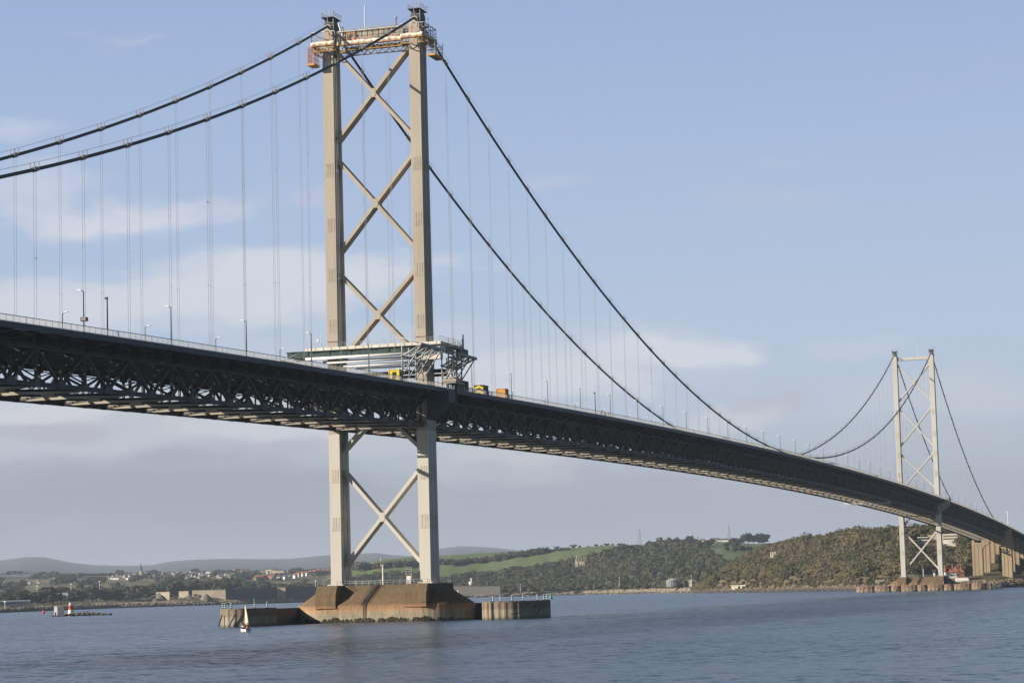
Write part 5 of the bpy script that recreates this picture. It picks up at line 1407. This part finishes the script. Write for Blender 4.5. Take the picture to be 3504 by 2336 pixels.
# ---- hilltop: radio masts, farm
def lattice(u, vt, vb, d, w, label, mat=None):
    p = P(u, vb+2, d); zt = zat(u, vt, d); h = zt-p[2]; r = empty('radio_mast', tuple(p), label, 'radio mast')
    mb = MB(); n_ = 7
    cs = ((-1,-1),(1,-1),(1,1),(-1,1)); f = lambda k: w*(1-.72*k/n_)
    for k in range(n_):
        z0, z1 = p[2]+h*.88*k/n_, p[2]+h*.88*(k+1)/n_
        for i in range(4):
            a, b = cs[i], cs[(i+1)%4]
            mb.bar((p[0]+a[0]*f(k),p[1]+a[1]*f(k),z0),(p[0]+a[0]*f(k+1),p[1]+a[1]*f(k+1),z1),.28,.28,caps=False)
            mb.bar((p[0]+a[0]*f(k),p[1]+a[1]*f(k),z0),(p[0]+b[0]*f(k+1),p[1]+b[1]*f(k+1),z1),.12,.12,caps=False)
            mb.bar((p[0]+a[0]*f(k+1),p[1]+a[1]*f(k+1),z1),(p[0]+b[0]*f(k+1),p[1]+b[1]*f(k+1),z1),.12,.12,caps=False)
    mb.build('lattice_frame', mat or M['greyclad'], r)
    mb = MB(); mb.tube([(p[0],p[1],p[2]+h*.86),(p[0],p[1],zt)], .35, 5)
    mb.build('aerial', mat or M['greyclad'], r)
    mb = MB()
    for i in range(4): mb.lathe((p[0]+cs[i][0]*w*.55,p[1]+cs[i][1]*w*.55,p[2]+h*.74), [(.1,0),(.7,.3),(.7,1.3),(.1,1.6)], 8)
    mb.build('dish', M['white'], r)
lattice(2190,1804,1862,4450,2.6,'grey lattice radio mast on the hill, leftmost on the skyline')
lattice(2371,1822,1850,4450,1.5,'faint short lattice mast left of the hilltop farm')
lattice(2388,1829,1850,4450,1.6,'short dark lattice mast just left of the hilltop farm')
lattice(2495,1795,1856,4450,2.8,'tallest lattice mast on the hill beside the white farmhouse')
for u, vt, lb in ((88,1882,'left one of two hair thin masts on the far left hill'),(101,1884,'right one of two hair thin masts on the far left hill')):
    p = P(u, 1906, 19950); zt = zat(u, vt, 19950); r = empty('radio_mast', tuple(p), lb, 'radio mast')
    mb = MB(); mb.tube([tuple(p),(p[0],p[1],zt)], 1.0, 5, .7); mb.build('pole', M['greyclad'], r)
    mb = MB(); mb.lathe((p[0],p[1],zt-3), [(.5,0),(1.2,.5),(1.2,2.5),(.3,3)], 6); mb.build('aerial', M['greyclad'], r)
long_house(2476,1856,20,9,4.5,3.2,1.5,M['white'],M['slate'],'white farmhouse on the hilltop left of the tallest mast',d=4420,name='farmhouse')
long_house(2404,1854,9,7,3.2,2.4,1.2,M['cream'],M['slate'],'small pale cottage on the hilltop left of the white farmhouse',d=4420,name='cottage')
long_house(2358,1855,10,7,3.2,2.6,1.7,M['stone'],M['redroof'],'small red roofed cottage at the left end of the hilltop buildings',d=4420,name='cottage')
long_house(2447,1854,18,8,4,3.4,1.4,M['stone'],M['slate'],'long dark roofed barn behind the white farmhouse',d=4470,name='barn')
# mansion on the wooded slope
p, d = hill.hit(1990, 1950); r = empty('mansion', tuple(p), 'pale ruined looking house with tall chimneys in the hillside wood', 'house')
mb = MB(); mb.box((p[0],p[1],p[2]+5),(10,16,16)); mb.build('wall', M['stone'], r)
mb = MB()
for y in (-9,-5.5,-1,3,6,8.5): mb.box((p[0]+random.uniform(-2,2),p[1]+y,p[2]+15),(1.0,1.0,10+random.uniform(-3,4)))
mb.build('chimney', M['stone'], r)
mb = MB(); mb.tube([(p[0]-6,p[1]+4.4,p[2]-2),(p[0]-6,p[1]+4.4,p[2]+22)], .5, 6); mb.build('flagpole', M['white'], r)
mb = MB()
for y in (-6,-2,2,6): mb.box((p[0]-5.02,p[1]+y,p[2]+8),(.2,1.4,2.4))
mb.build('window', M['glass'], r)
# stone monument, grey embankment wall, tank, small buildings on the middle shore
p = P(1613,1996,3480); r = empty('monument', tuple(p), 'small cream stone pillar on a curved base among trees right of the near pier', 'monument')
mb = MB(); mb.bb(p[0]-1.2,p[0]+1.2,p[1]-.9,p[1]+.9,p[2]+3,p[2]+8); mb.build('pillar', M['cream'], r)
mb = MB(); mb.lathe((p[0],p[1],p[2]-2), [(3,0),(4,3),(4,5)], 12); mb.build('base', M['cream'], r)
wall(1540,1712,2005,2006,2026,3450,3440,M['gravel'],'long low grey embankment wall at the foot of the hill right of the near pier',6)
p = P(2302,2000,2930); r = empty('storage_tank', tuple(p), 'round grey storage tank with conical roof on the shore below the hill wood', 'storage tank')
mb = MB(); mb.lathe(tuple(p), [(7.6,-2),(7.6,5.6)], 24); mb.build('tank_wall', M['greyclad'], r)
mb = MB(); mb.lathe((p[0],p[1],p[2]+5.6), [(7.9,0),(7.9,.2),(.4,2.6)], 24); mb.build('tank_roof', M['lightgrey'], r)
mb = MB()
for k in range(20):
    a = k*math.pi/10; mb.bar((p[0]+7.75*math.cos(a),p[1]+7.75*math.sin(a),p[2]-1),(p[0]+7.75*math.cos(a),p[1]+7.75*math.sin(a),p[2]+5.7),.3,.3)
mb.build('stiffener', M['strut'], r)
shed(2357,2368,1983,1997,2800,5,M['cream'],M['cream'],'narrow cream kiosk on the shore right of the storage tank',.6,'kiosk','shore_kiosk')
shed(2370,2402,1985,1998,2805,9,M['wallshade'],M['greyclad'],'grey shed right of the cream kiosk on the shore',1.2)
for u, vt, vb, d, lb in ((2366,1968,1997,2790,'thin pole beside the cream kiosk on the shore'),(2120,1974,1998,3150,'thin lamp post on the shore below the hill wood'),(1781,1997,2020,3400,'thin pole on the shore right of the grey embankment'),(2690,1893,1912,None,'thin white pole among scrub on the headland slope')):
    if d is None: p = np.array(head.hit(u, vb)[0]); d = head.hit(u, vb)[1]
    else: p = P(u, vb+4, d)
    zt = zat(u, vt, d)+ (2 if u == 2690 else 0); r = empty('pole', tuple(p), lb, 'pole'); mb = MB(); mb.tube([(p[0],p[1],p[2]-1),(p[0],p[1],zt)], .22, 6); mb.build('shaft', M['white'], r)
    mb = MB(); mb.box((p[0],p[1],zt),(.5,1.4,.3)); mb.build('head', M['white'], r)
p, d = head.hit(2665, 1913); r = empty('hillside_ruin', tuple(p), 'small pale ruin half hidden in scrub on the headland slope', 'ruin')
mb = MB()
for k in range(7): mb.box((p[0]-6+random.uniform(-1,1),p[1]+6-k*2.1,p[2]+4.6+random.uniform(-.5,1.2)),(.9,.9,4.0))
mb.build('wall_stub', M['cream'], r); mb = MB(); mb.box((p[0]-5,p[1]+3,p[2]+2.4),(2,7,2.2)); mb.build('wall', M['stone'], r)
a, b = P(2503,2016,head_shore(2530)+34), P(2560,2015,head_shore(2560)+28); r = empty('sea_wall', tuple(a), 'short pale sea wall at the foot of the headland', 'wall')
mb = MB(); mb.loft([[(a[0],a[1],1.5),(a[0]+3,a[1],1.5),(a[0]+3,a[1],6.6),(a[0],a[1],6.6)],[(b[0],b[1],1.5),(b[0]+3,b[1],1.5),(b[0]+3,b[1],6.8),(b[0],b[1],6.8)]]); mb.build('wall_face', M['stone'], r)
mb = MB(); mb.bar((a[0]+1.5,a[1],6.75),(b[0]+1.5,b[1],6.95),3.4,.4); mb.build('coping', M['cream'], r)

# ---- hotel on the headland
d = HD; Hc = lambda u, v, dd=0: P(u, v, d+dd)
r = empty('hotel', tuple(Hc(3190,1858)), 'flat roofed cream modern building of two glazed storeys on the headland behind the distant tower', 'building')
def block(u0, u1, vt, vb, dd, depth, mat, name, skew=0):
    a, b = Hc(u0,vb,dd), Hc(u1,vb,dd+skew); zt, z0 = zat((u0+u1)/2,vt,d+dd), zat((u0+u1)/2,vb,d+dd); dv = Vector((b[0]-a[0],b[1]-a[1],0)); l = dv.length; rz = math.atan2(dv.y,dv.x); nr = Vector((-dv.y,dv.x,0)).normalized()
    if nr.dot(Vector((1,.3,0))) < 0: nr = -nr
    c = Vector(((a[0]+b[0])/2,(a[1]+b[1])/2,0))+nr*depth/2; mb = MB(); mb.box((c.x,c.y,(zt+z0)/2-1.5),(l,depth,zt-z0+3),rz); o = mb.build(name, mat, r); return c, l, depth, rz, nr, z0, zt, o
c, l, dp, rz, nr, z0, zt, o = block(3139,3177,1836,1858,0,9,M['cream'],'bedroom_wing')
mb = MB(); ca, sa = math.cos(rz), math.sin(rz)
for row in (0,1):
    for k in range(8):
        q = -l/2+l*(k+.5)/8; mb.box((c.x+q*ca-nr.x*dp/2,c.y+q*sa-nr.y*dp/2,z0+(zt-z0)*(.27+.46*row)),(l/8*.72,.25,(zt-z0)*.30),rz)
mb.build('window', M['glass'], o)
block(3176,3240,1828,1850,4,10,M['stone'],'middle_block')
c, l, dp, rz, nr, z0, zt, o = block(3226,3290,1825,1848,-6,12,M['cream'],'lounge_wing')
mb = MB(); ca, sa = math.cos(rz), math.sin(rz)
for row in (0,1): mb.box((c.x-nr.x*dp/2,c.y-nr.y*dp/2,z0+(zt-z0)*(.25+.42*row)),(l*.96,.25,(zt-z0)*.22),rz)
mb.build('window_band', M['olive'], o)
block(3240,3272,1848,1858,-8,6,M['cream'],'terrace')
# ---- red roofed house and white boat shed below the bridge
d2 = head_shore(3262)+95
def HP(u, v, dd=0): return P(u, v, d2+dd)
r = empty('villa', tuple(HP(3262,1987)), 'white and red villa with red roofs and pointed turret by the distant tower', 'house')
mb = MB(); q = HP(3248,1985); mb.box((q[0]+4,q[1],8.5),(8,6.4,9),.3); q2 = HP(3270,1985); mb.box((q2[0]+4,q2[1],8.8),(8,5,9.6),.3); mb.build('wall', M['white'], r)
mb = MB(); gable(mb,q[0]+4,q[1],5,7,9,8,4.2,.3,0,0); gable(mb,q2[0]+3,q2[1],5,6.4,9,8.6,4.6,.3,0,0); q3 = HP(3286,1985); gable(mb,q3[0]+6,q3[1],5,6,9,7.8,4.0,1.2,0,0)
rf = MB(); rf.v = mb.v; rf.f = [f for i, f in enumerate(mb.f)]; rf.m = [0]*len(rf.f)
mb = MB()
for (c_, w_, h_, e_) in ((q,6.8,12.6,3.6),(q2,5.6,13.2,3.8),(q3,6.4,12.4,3.6)):
    mb.loft([[(c_[0]+4+a*4.8,c_[1]+b*w_*.6,h_) for a, b in ((-1,-1),(1,-1),(1,1),(-1,1))],[(c_[0]+4+a*2.4,c_[1]+b*.25,h_+e_) for a, b in ((-1,-1),(1,-1),(1,1),(-1,1))]])
mb.build('roof', M['redroof'], r)
mb = MB(); mb.box((q3[0]+4,q3[1],8.5),(8,5.6,9),.2); mb.bb(q2[0]-.6,q2[0]-.1,q2[1]-2.2,q2[1]+2.2,5.2,8.2); mb.build('brick_wing', M['brick'], r)
t_ = HP(3236,1985); mb = MB(); mb.lathe((t_[0],t_[1],3.5), [(1.5,0),(1.5,9.2)], 10); mb.build('turret', M['white'], r)
mb = MB(); mb.lathe((t_[0],t_[1],12.7), [(1.8,0),(.05,6.5)], 10); mb.build('turret_roof', M['redroof'], r)
mb = MB(); q4 = HP(3278,1985)
for dy, zt_ in ((0,19.2),(-2.2,18.0),(4.4,18.6)): mb.bb(q4[0]+3,q4[0]+4.2,q4[1]+dy-.5,q4[1]+dy+.5,11,zt_)
mb.build('chimney', M['brick'], r)
mb = MB()
for qq in (q,q2):
    for dy in (-1.2,1.2):
        for zz in (7.2,10.6): mb.bb(qq[0]-.5,qq[0]-.1,qq[1]+dy-.5,qq[1]+dy+.5,zz-.8,zz+.8)
mb.build('window', M['glass'], r)
d3 = head_shore(3292)+52; a = P(3270,1999,d3); b = P(3317,1999,d3); r = empty('boat_shed', tuple((a+b)/2), 'cream white rounded boat shed on the shore right of the distant tower', 'boat shed')
dv = Vector((b[0]-a[0],b[1]-a[1],0)); l = dv.length; dv.normalize(); nr = Vector((-dv.y,dv.x,0))
if nr.x < 0: nr = -nr
mb = MB(); prof = [(0,2),(0,6.0),(.5,7.2),(1.8,7.9),(6,8.1),(7.6,7.2),(8,6),(8,2)]
mb.loft([[(a[0]+dv.x*t+nr.x*x,a[1]+dv.y*t+nr.y*x,z-(.6 if t in (0,l) and z > 6.5 else 0)) for x, z in prof] for t in (0,.6,l-.6,l)]); mb.build('shell', M['cream'], r)
mb = MB()
for k in range(5): t = l*(k+.5)/5; mb.bar((a[0]+dv.x*t-nr.x*.03,a[1]+dv.y*t-nr.y*.03,2),(a[0]+dv.x*t-nr.x*.03,a[1]+dv.y*t-nr.y*.03,6.3),.12,.12)
mb.build('rib', M['white'], r)
c = P(3012,1985,head_shore(3012)+28); r = empty('shore_ruin', tuple(c), 'pale tumbled concrete slab on the shore left of the distant pier', 'concrete block')
mb = MB(); mb.box((c[0],c[1],6.5),(3,8,3.4),.2); mb.build('slab', M['stone'], r); mb = MB(); mb.box((c[0]-1,c[1]-4,4.4),(4,16,3),.1); mb.build('footing', M['wallconc'], r)

# ---- side tower and approach viaduct
def portal(x0, x1, legs, z0, z1, crown, mat, name, parent):
    """two legs joined by an arch, cut as one outline and given its thickness"""
    (a0,a1),(b0,b1) = legs; ym, rr = (a1+b0)/2, (b0-a1)/2
    arch = [(ym+rr*math.cos(math.pi*k/16), crown-rr*.8+rr*.8*math.sin(math.pi*k/16)) for k in range(17)]
    mb = MB()
    for i in range(16):
        p0, p1 = arch[i], arch[i+1]; mb.prism([(p0[0],p0[1]),(p0[0],z1),(p1[0],z1),(p1[0],p1[1])], 'x', x0, x1)
    mb.prism([(a0+.001,z0),(a0,z1),(a1,z1),(a1,z0)], 'x', x0, x1); mb.prism([(b0,z0),(b0,z1),(b1,z1),(b1-.001,z0)], 'x', x0, x1)
    return mb.build(name, mat, parent)
st = empty('side_tower', (1421,0,2), 'broad tan concrete side tower with arched opening at the shore end of the suspended deck', 'side tower')
portal(1418,1425,((-17.2,-9.0),(6.2,14.6)),1.5,36.0,35.6,M['concrete'],'arched_wall',st)
mb = MB(); mb.bb(1418.4,1424.6,-17.0,-12.6,36.0,zd(1421)-1.0); mb.bb(1418.4,1424.6,12.4,14.4,36.0,zd(1421)-1.0); mb.build('upper_leg', M['concrete'], st)
mb = MB()
for y in (-16.2,-13.1,-10.1,7.3,10.4,13.4): mb.bb(1417.8,1418.02,y-.7,y+.7,3,35)
mb.build('rib', M['concrete'], st)
mb = MB(); mb.bb(1416.5,1426.5,-18.2,-8.2,1,3.0); mb.bb(1416.5,1426.5,5.4,15.4,1,3.0); mb.build('footing', M['concrete'], st)
va = empty('approach_viaduct', (1425,0,3), 'curving concrete approach viaduct on pairs of tall tan columns at the right edge', 'viaduct')
X = rng_x(1418, 1780, 12)
mb = MB(); mb.sweep(rect(-17.4,17.4,-.6,-.1), X, zd); vd = mb.build('viaduct_deck', M['asphalt'], va)
mb = MB()
for y in (-7.5,7.5): mb.sweep(rect(y-2.2,y+2.2,-4.0,-.65), X, zd)
mb.build('box_girder', M['fascia'], vd)
for s in (-1,1): mb = MB(); y = sorted((s*17.42,s*17.75)); mb.sweep(rect(y[0],y[1],-1.1,.1), X, zd); mb.build('fascia', M['fascia'], vd)
mb = MB(); y = -17.55
mb.sweep(rect(y-.05,y+.05,1.12,1.25), X, zd); x = 1418
while x < 1780: mb.bar((x,y,zd(x)),(x,y,zd(x)+1.2),.25,.25,caps=False); x += 1.0
mb.build('parapet', M['rail'], va, fix=False)
for x in (1462,1500,1540,1580,1622,1666,1712,1758):
    z1 = zd(x)-4.05
    o = portal(x-2.2,x+2.2,((-11.4,-5.2),(5.2,11.4)),3.0,z1,z1-1.2,M['concrete'],'viaduct_pier',va)
    mb = MB()
    for y in (-8.3,8.3): mb.bb(x-2.26,x-2.19,y-.35,y+.35,4,z1-2.5)
    mb.build('groove', M['brick'], o)
    mb = MB(); mb.bb(x-3,x+3,-12.4,12.4,2.0,5.2); mb.build('footing', M['brick'], o)
r = empty('brick_wall', (1640,-20,4), 'long red brick wall under the approach viaduct', 'wall')
mb = MB(); mb.bb(1690,1691,-40,18,3,11); mb.build('wall_face', M['brick'], r); mb = MB(); mb.bb(1689.8,1691.2,-40,18,11,11.3); mb.build('coping', M['stone'], r)

# ================================================================== HAZE
hz = bpy.data.materials.new('haze'); t = NT(hz); t.n.remove(t.n['Principled BSDF'])
pv = t.new('ShaderNodeVolumePrincipled'); pv.inputs['Color'].default_value = rgb(.74,.84,1.0); pv.inputs['Density'].default_value = .000042; pv.inputs['Anisotropy'].default_value = 0
t.link(pv.outputs[0], t.n['Material Output'].inputs['Volume'])
mb = MB(); mb.bb(-880,23200,-3450,13600,-4.2,430); o = mb.build('haze', hz); tag(o, 'thin pale blue haze over the estuary', 'haze', kind='stuff'); o.display_type = 'BOUNDS'

# ================================================================== SUN, SKY, CAMERA
SE, SX, SY = R(22.4), -.55, .835
sl = bpy.data.lights.new('sun', 'SUN'); sl.energy = 5.0; sl.angle = R(.5); sl.color = (1,.92,.81)
so = bpy.data.objects.new('sun', sl); COL.objects.link(so); so.location = (-300,400,500)
dirs = Vector((-SX*math.cos(SE), -SY*math.cos(SE), -math.sin(SE))); so.rotation_euler = dirs.to_track_quat('-Z','Y').to_euler()
W = bpy.data.worlds.new('World'); scene.world = W; W.use_nodes = True; t = NT(W); bg = t.n['Background']; bg.inputs['Strength'].default_value = .05
sky = t.new('ShaderNodeTexSky', sky_type='NISHITA'); sky.sun_disc = False; sky.sun_elevation = SE; sky.sun_rotation = math.atan2(SX, SY); sky.air_density = .7; sky.dust_density = .3; sky.ozone_density = 1.5
tc = t.new('ShaderNodeTexCoord'); sp = t.new('ShaderNodeSeparateXYZ'); t.link(tc.outputs['Generated'], sp.inputs[0])
el = t.new('ShaderNodeMath', operation='ARCSINE'); t.link(sp.outputs['Z'], el.inputs[0])
az = t.new('ShaderNodeMath', operation='ARCTAN2'); t.link(sp.outputs['Y'], az.inputs[0]); t.link(sp.outputs['X'], az.inputs[1])
pos = t.new('ShaderNodeCombineXYZ'); t.link(az.outputs[0], pos.inputs[0]); t.link(el.outputs[0], pos.inputs[1])
def s2l(c): return tuple(((x/255)/12.92 if x/255 <= .04045 else (((x/255)+.055)/1.055)**2.4) for x in c)
def noise(scale, stretch, detail=6, rough=.6, src=None):
    mp = t.new('ShaderNodeMapping'); mp.inputs['Scale'].default_value = stretch; t.link((src or pos).outputs[0], mp.inputs['Vector'])
    n = t.new('ShaderNodeTexNoise'); n.inputs['Scale'].default_value = scale; n.inputs['Detail'].default_value = detail; n.inputs['Roughness'].default_value = rough; t.link(mp.outputs[0], n.inputs['Vector']); return n
wn = noise(9, (1,2,1), 4)
sub = t.new('ShaderNodeVectorMath', operation='SUBTRACT'); t.link(wn.outputs['Color'], sub.inputs[0]); sub.inputs[1].default_value = (.5,.5,.5)
scl = t.new('ShaderNodeVectorMath', operation='MULTIPLY'); t.link(sub.outputs[0], scl.inputs[0]); scl.inputs[1].default_value = (.09,.035,0)
wp_ = t.new('ShaderNodeVectorMath', operation='ADD'); t.link(pos.outputs[0], wp_.inputs[0]); t.link(scl.outputs[0], wp_.inputs[1])
# clear sky near the horizon: veil of thin cloud graded by elevation over the sky texture
cr = t.new('ShaderNodeValToRGB'); e = cr.color_ramp.elements
RAMP = [(0,(163,169,178)),(1.2,(162,169,180)),(2.6,(174,182,194)),(4,(186,199,215)),(6,(182,201,224)),(8.5,(175,196,226)),(11.5,(166,187,222)),(14.5,(157,178,219)),(24,(135,160,212))]
for i, (a, c) in enumerate(RAMP):
    q = a/24
    if i == 0: e[0].position = q; e[0].color = rgb(*s2l(c))
    elif i == len(RAMP)-1: e[-1].position = q; e[-1].color = rgb(*s2l(c))
    else: n = e.new(q); n.color = rgb(*s2l(c))
mr = t.new('ShaderNodeMapRange'); t.link(el.outputs[0], mr.inputs[0]); mr.inputs[1].default_value = 0; mr.inputs[2].default_value = R(24); t.link(mr.outputs[0], cr.inputs[0])
SK = 1/.05/2**.56                                             # radiance scale that undoes the background strength
veil = t.new('ShaderNodeVectorMath', operation='SCALE'); t.link(cr.outputs[0], veil.inputs[0]); veil.inputs['Scale'].default_value = SK
mf = t.new('ShaderNodeMapRange'); t.link(el.outputs[0], mf.inputs[0]); mf.inputs[1].default_value = R(14.2); mf.inputs[2].default_value = R(21); mf.inputs[3].default_value = .95; mf.inputs[4].default_value = 0
da = t.new('ShaderNodeMath', operation='SUBTRACT'); t.link(az.outputs[0], da.inputs[0]); da.inputs[1].default_value = .3
ab = t.new('ShaderNodeMath', operation='ABSOLUTE'); t.link(da.outputs[0], ab.inputs[0])
ma = t.new('ShaderNodeMapRange', interpolation_type='SMOOTHSTEP'); t.link(ab.outputs[0], ma.inputs[0]); ma.inputs[1].default_value = .25; ma.inputs[2].default_value = .52; ma.inputs[3].default_value = 1; ma.inputs[4].default_value = 0
mm = t.new('ShaderNodeMath', operation='MULTIPLY'); t.link(mf.outputs[0], mm.inputs[0]); t.link(ma.outputs[0], mm.inputs[1])
cur = t.new('ShaderNodeMix', data_type='RGBA'); t.link(mm.outputs[0], cur.inputs['Factor']); t.link(sky.outputs[0], cur.inputs['A']); t.link(veil.outputs[0], cur.inputs['B'])
last = cur.outputs['Result']
def cloud(u, v, su, sv, amp, col, nz, soft=1.0, thr=.3):
    global last
    r0 = ray(u, v); l_ = math.sqrt(float(r0@r0)); a0, e0 = math.atan2(r0[1], r0[0]), math.asin(r0[2]/l_)
    d = t.new('ShaderNodeVectorMath', operation='SUBTRACT'); t.link(wp_.outputs[0], d.inputs[0]); d.inputs[1].default_value = (a0, e0, 0)
    s = t.new('ShaderNodeVectorMath', operation='MULTIPLY'); t.link(d.outputs[0], s.inputs[0]); s.inputs[1].default_value = (FOC/su, FOC/sv, 0)
    ln = t.new('ShaderNodeVectorMath', operation='LENGTH'); t.link(s.outputs[0], ln.inputs[0])
    m = t.new('ShaderNodeMapRange', interpolation_type='SMOOTHSTEP'); t.link(ln.outputs['Value'], m.inputs[0]); m.inputs[1].default_value = 1.15; m.inputs[2].default_value = .1; m.inputs[3].default_value = 0; m.inputs[4].default_value = 1
    k = t.new('ShaderNodeMath', operation='MULTIPLY_ADD'); t.link(m.outputs[0], k.inputs[0]); k.inputs[1].default_value = .6
    sh = t.new('ShaderNodeMath', operation='SUBTRACT'); t.link(nz.outputs['Fac'], sh.inputs[0]); sh.inputs[1].default_value = .54; t.link(sh.outputs[0], k.inputs[2])
    nm = t.new('ShaderNodeMapRange', interpolation_type='SMOOTHSTEP'); t.link(k.outputs[0], nm.inputs[0]); nm.inputs[1].default_value = thr-.12; nm.inputs[2].default_value = thr+.30; nm.inputs[3].default_value = 0; nm.inputs[4].default_value = amp
    x = t.new('ShaderNodeMix', data_type='RGBA'); t.link(nm.outputs[0], x.inputs['Factor']); t.link(last, x.inputs['A']); x.inputs['B'].default_value = rgb(*(q*SK for q in s2l(col))); last = x.outputs['Result']
n1 = noise(14, (1,3.0,1), 9, .62, wp_); n2 = noise(30, (1,2.2,1), 9, .64, wp_); n3 = noise(8, (1,3.5,1), 8, .58, wp_)
CL = [(500,1700,1700,200,.8,(157,163,176),n3,.25),(1900,1720,1500,150,.5,(160,165,176),n3,.3),(3100,1690,900,150,.5,(163,169,180),n3,.28),
      (430,740,640,135,1.0,(214,216,228),n1,.30),(120,640,460,170,.8,(208,213,228),n1,.34),(700,1000,1250,190,.95,(213,217,226),n1,.22),(1500,1250,1500,220,.45,(206,212,223),n1,.22),(350,990,560,130,.8,(210,215,226),n1,.32),
      (60,430,300,120,.7,(202,208,230),n1,.34),(1060,650,170,80,.45,(200,200,217),n2,.30),(1950,620,210,70,.4,(196,199,217),n2,.30),(2600,670,480,75,.4,(190,195,214),n2,.32),
      (2280,1190,520,110,.8,(216,221,229),n1,.28),(1800,1290,620,150,.9,(214,218,225),n1,.28),(2640,1375,260,80,.9,(186,189,203),n2,.22),(2500,1420,260,80,.8,(205,206,214),n2,.24),
      (380,1440,850,170,1.0,(204,207,214),n1,.16),(560,1500,1300,160,.7,(188,193,203),n3,.16),(250,1480,420,90,.8,(184,184,195),n2,.32),(1650,1610,460,90,.8,(188,190,198),n2,.32),(1300,1500,620,130,.8,(194,198,207),n1,.24),(760,1560,520,90,.7,(172,176,190),n2,.32),(3250,1360,700,130,.7,(196,202,213),n1,.26),(3200,1500,460,90,.6,(186,190,201),n1,.34),(2950,1180,480,110,.5,(200,210,226),n1,.34),
      (180,1400,520,70,.9,(212,213,219),n2,.24),(900,1480,420,70,.8,(210,213,220),n2,.24),(560,1590,520,60,.8,(166,170,184),n2,.24),(1750,1570,420,60,.7,(200,202,209),n2,.26),(2200,1640,420,60,.6,(166,171,183),n2,.26)]
for c in CL: cloud(*c[:6], c[6], 1, c[7])
t.link(last, bg.inputs['Color'])

cd = bpy.data.cameras.new('camera'); co = bpy.data.objects.new('camera', cd); COL.objects.link(co)
cd.sensor_fit = 'HORIZONTAL'; cd.sensor_width = 36; cd.lens = FOC/IW*36; cd.clip_start = 1; cd.clip_end = 40000
mw = Matrix(((_r2[0],_u2[0],-_fw[0],CAM[0]),(_r2[1],_u2[1],-_fw[1],CAM[1]),(_r2[2],_u2[2],-_fw[2],CAM[2]),(0,0,0,1))); co.matrix_world = mw
scene.camera = co
vs = scene.view_settings; vs.view_transform = 'Standard'; vs.look = 'None'; vs.exposure = .56; vs.gamma = 1; vs.use_curve_mapping = False
cy = scene.cycles; cy.max_bounces = 5; cy.diffuse_bounces = 1; cy.glossy_bounces = 2; cy.transmission_bounces = 2; cy.transparent_max_bounces = 6; cy.volume_bounces = 0
cy.sample_clamp_indirect = 4; cy.use_denoising = True
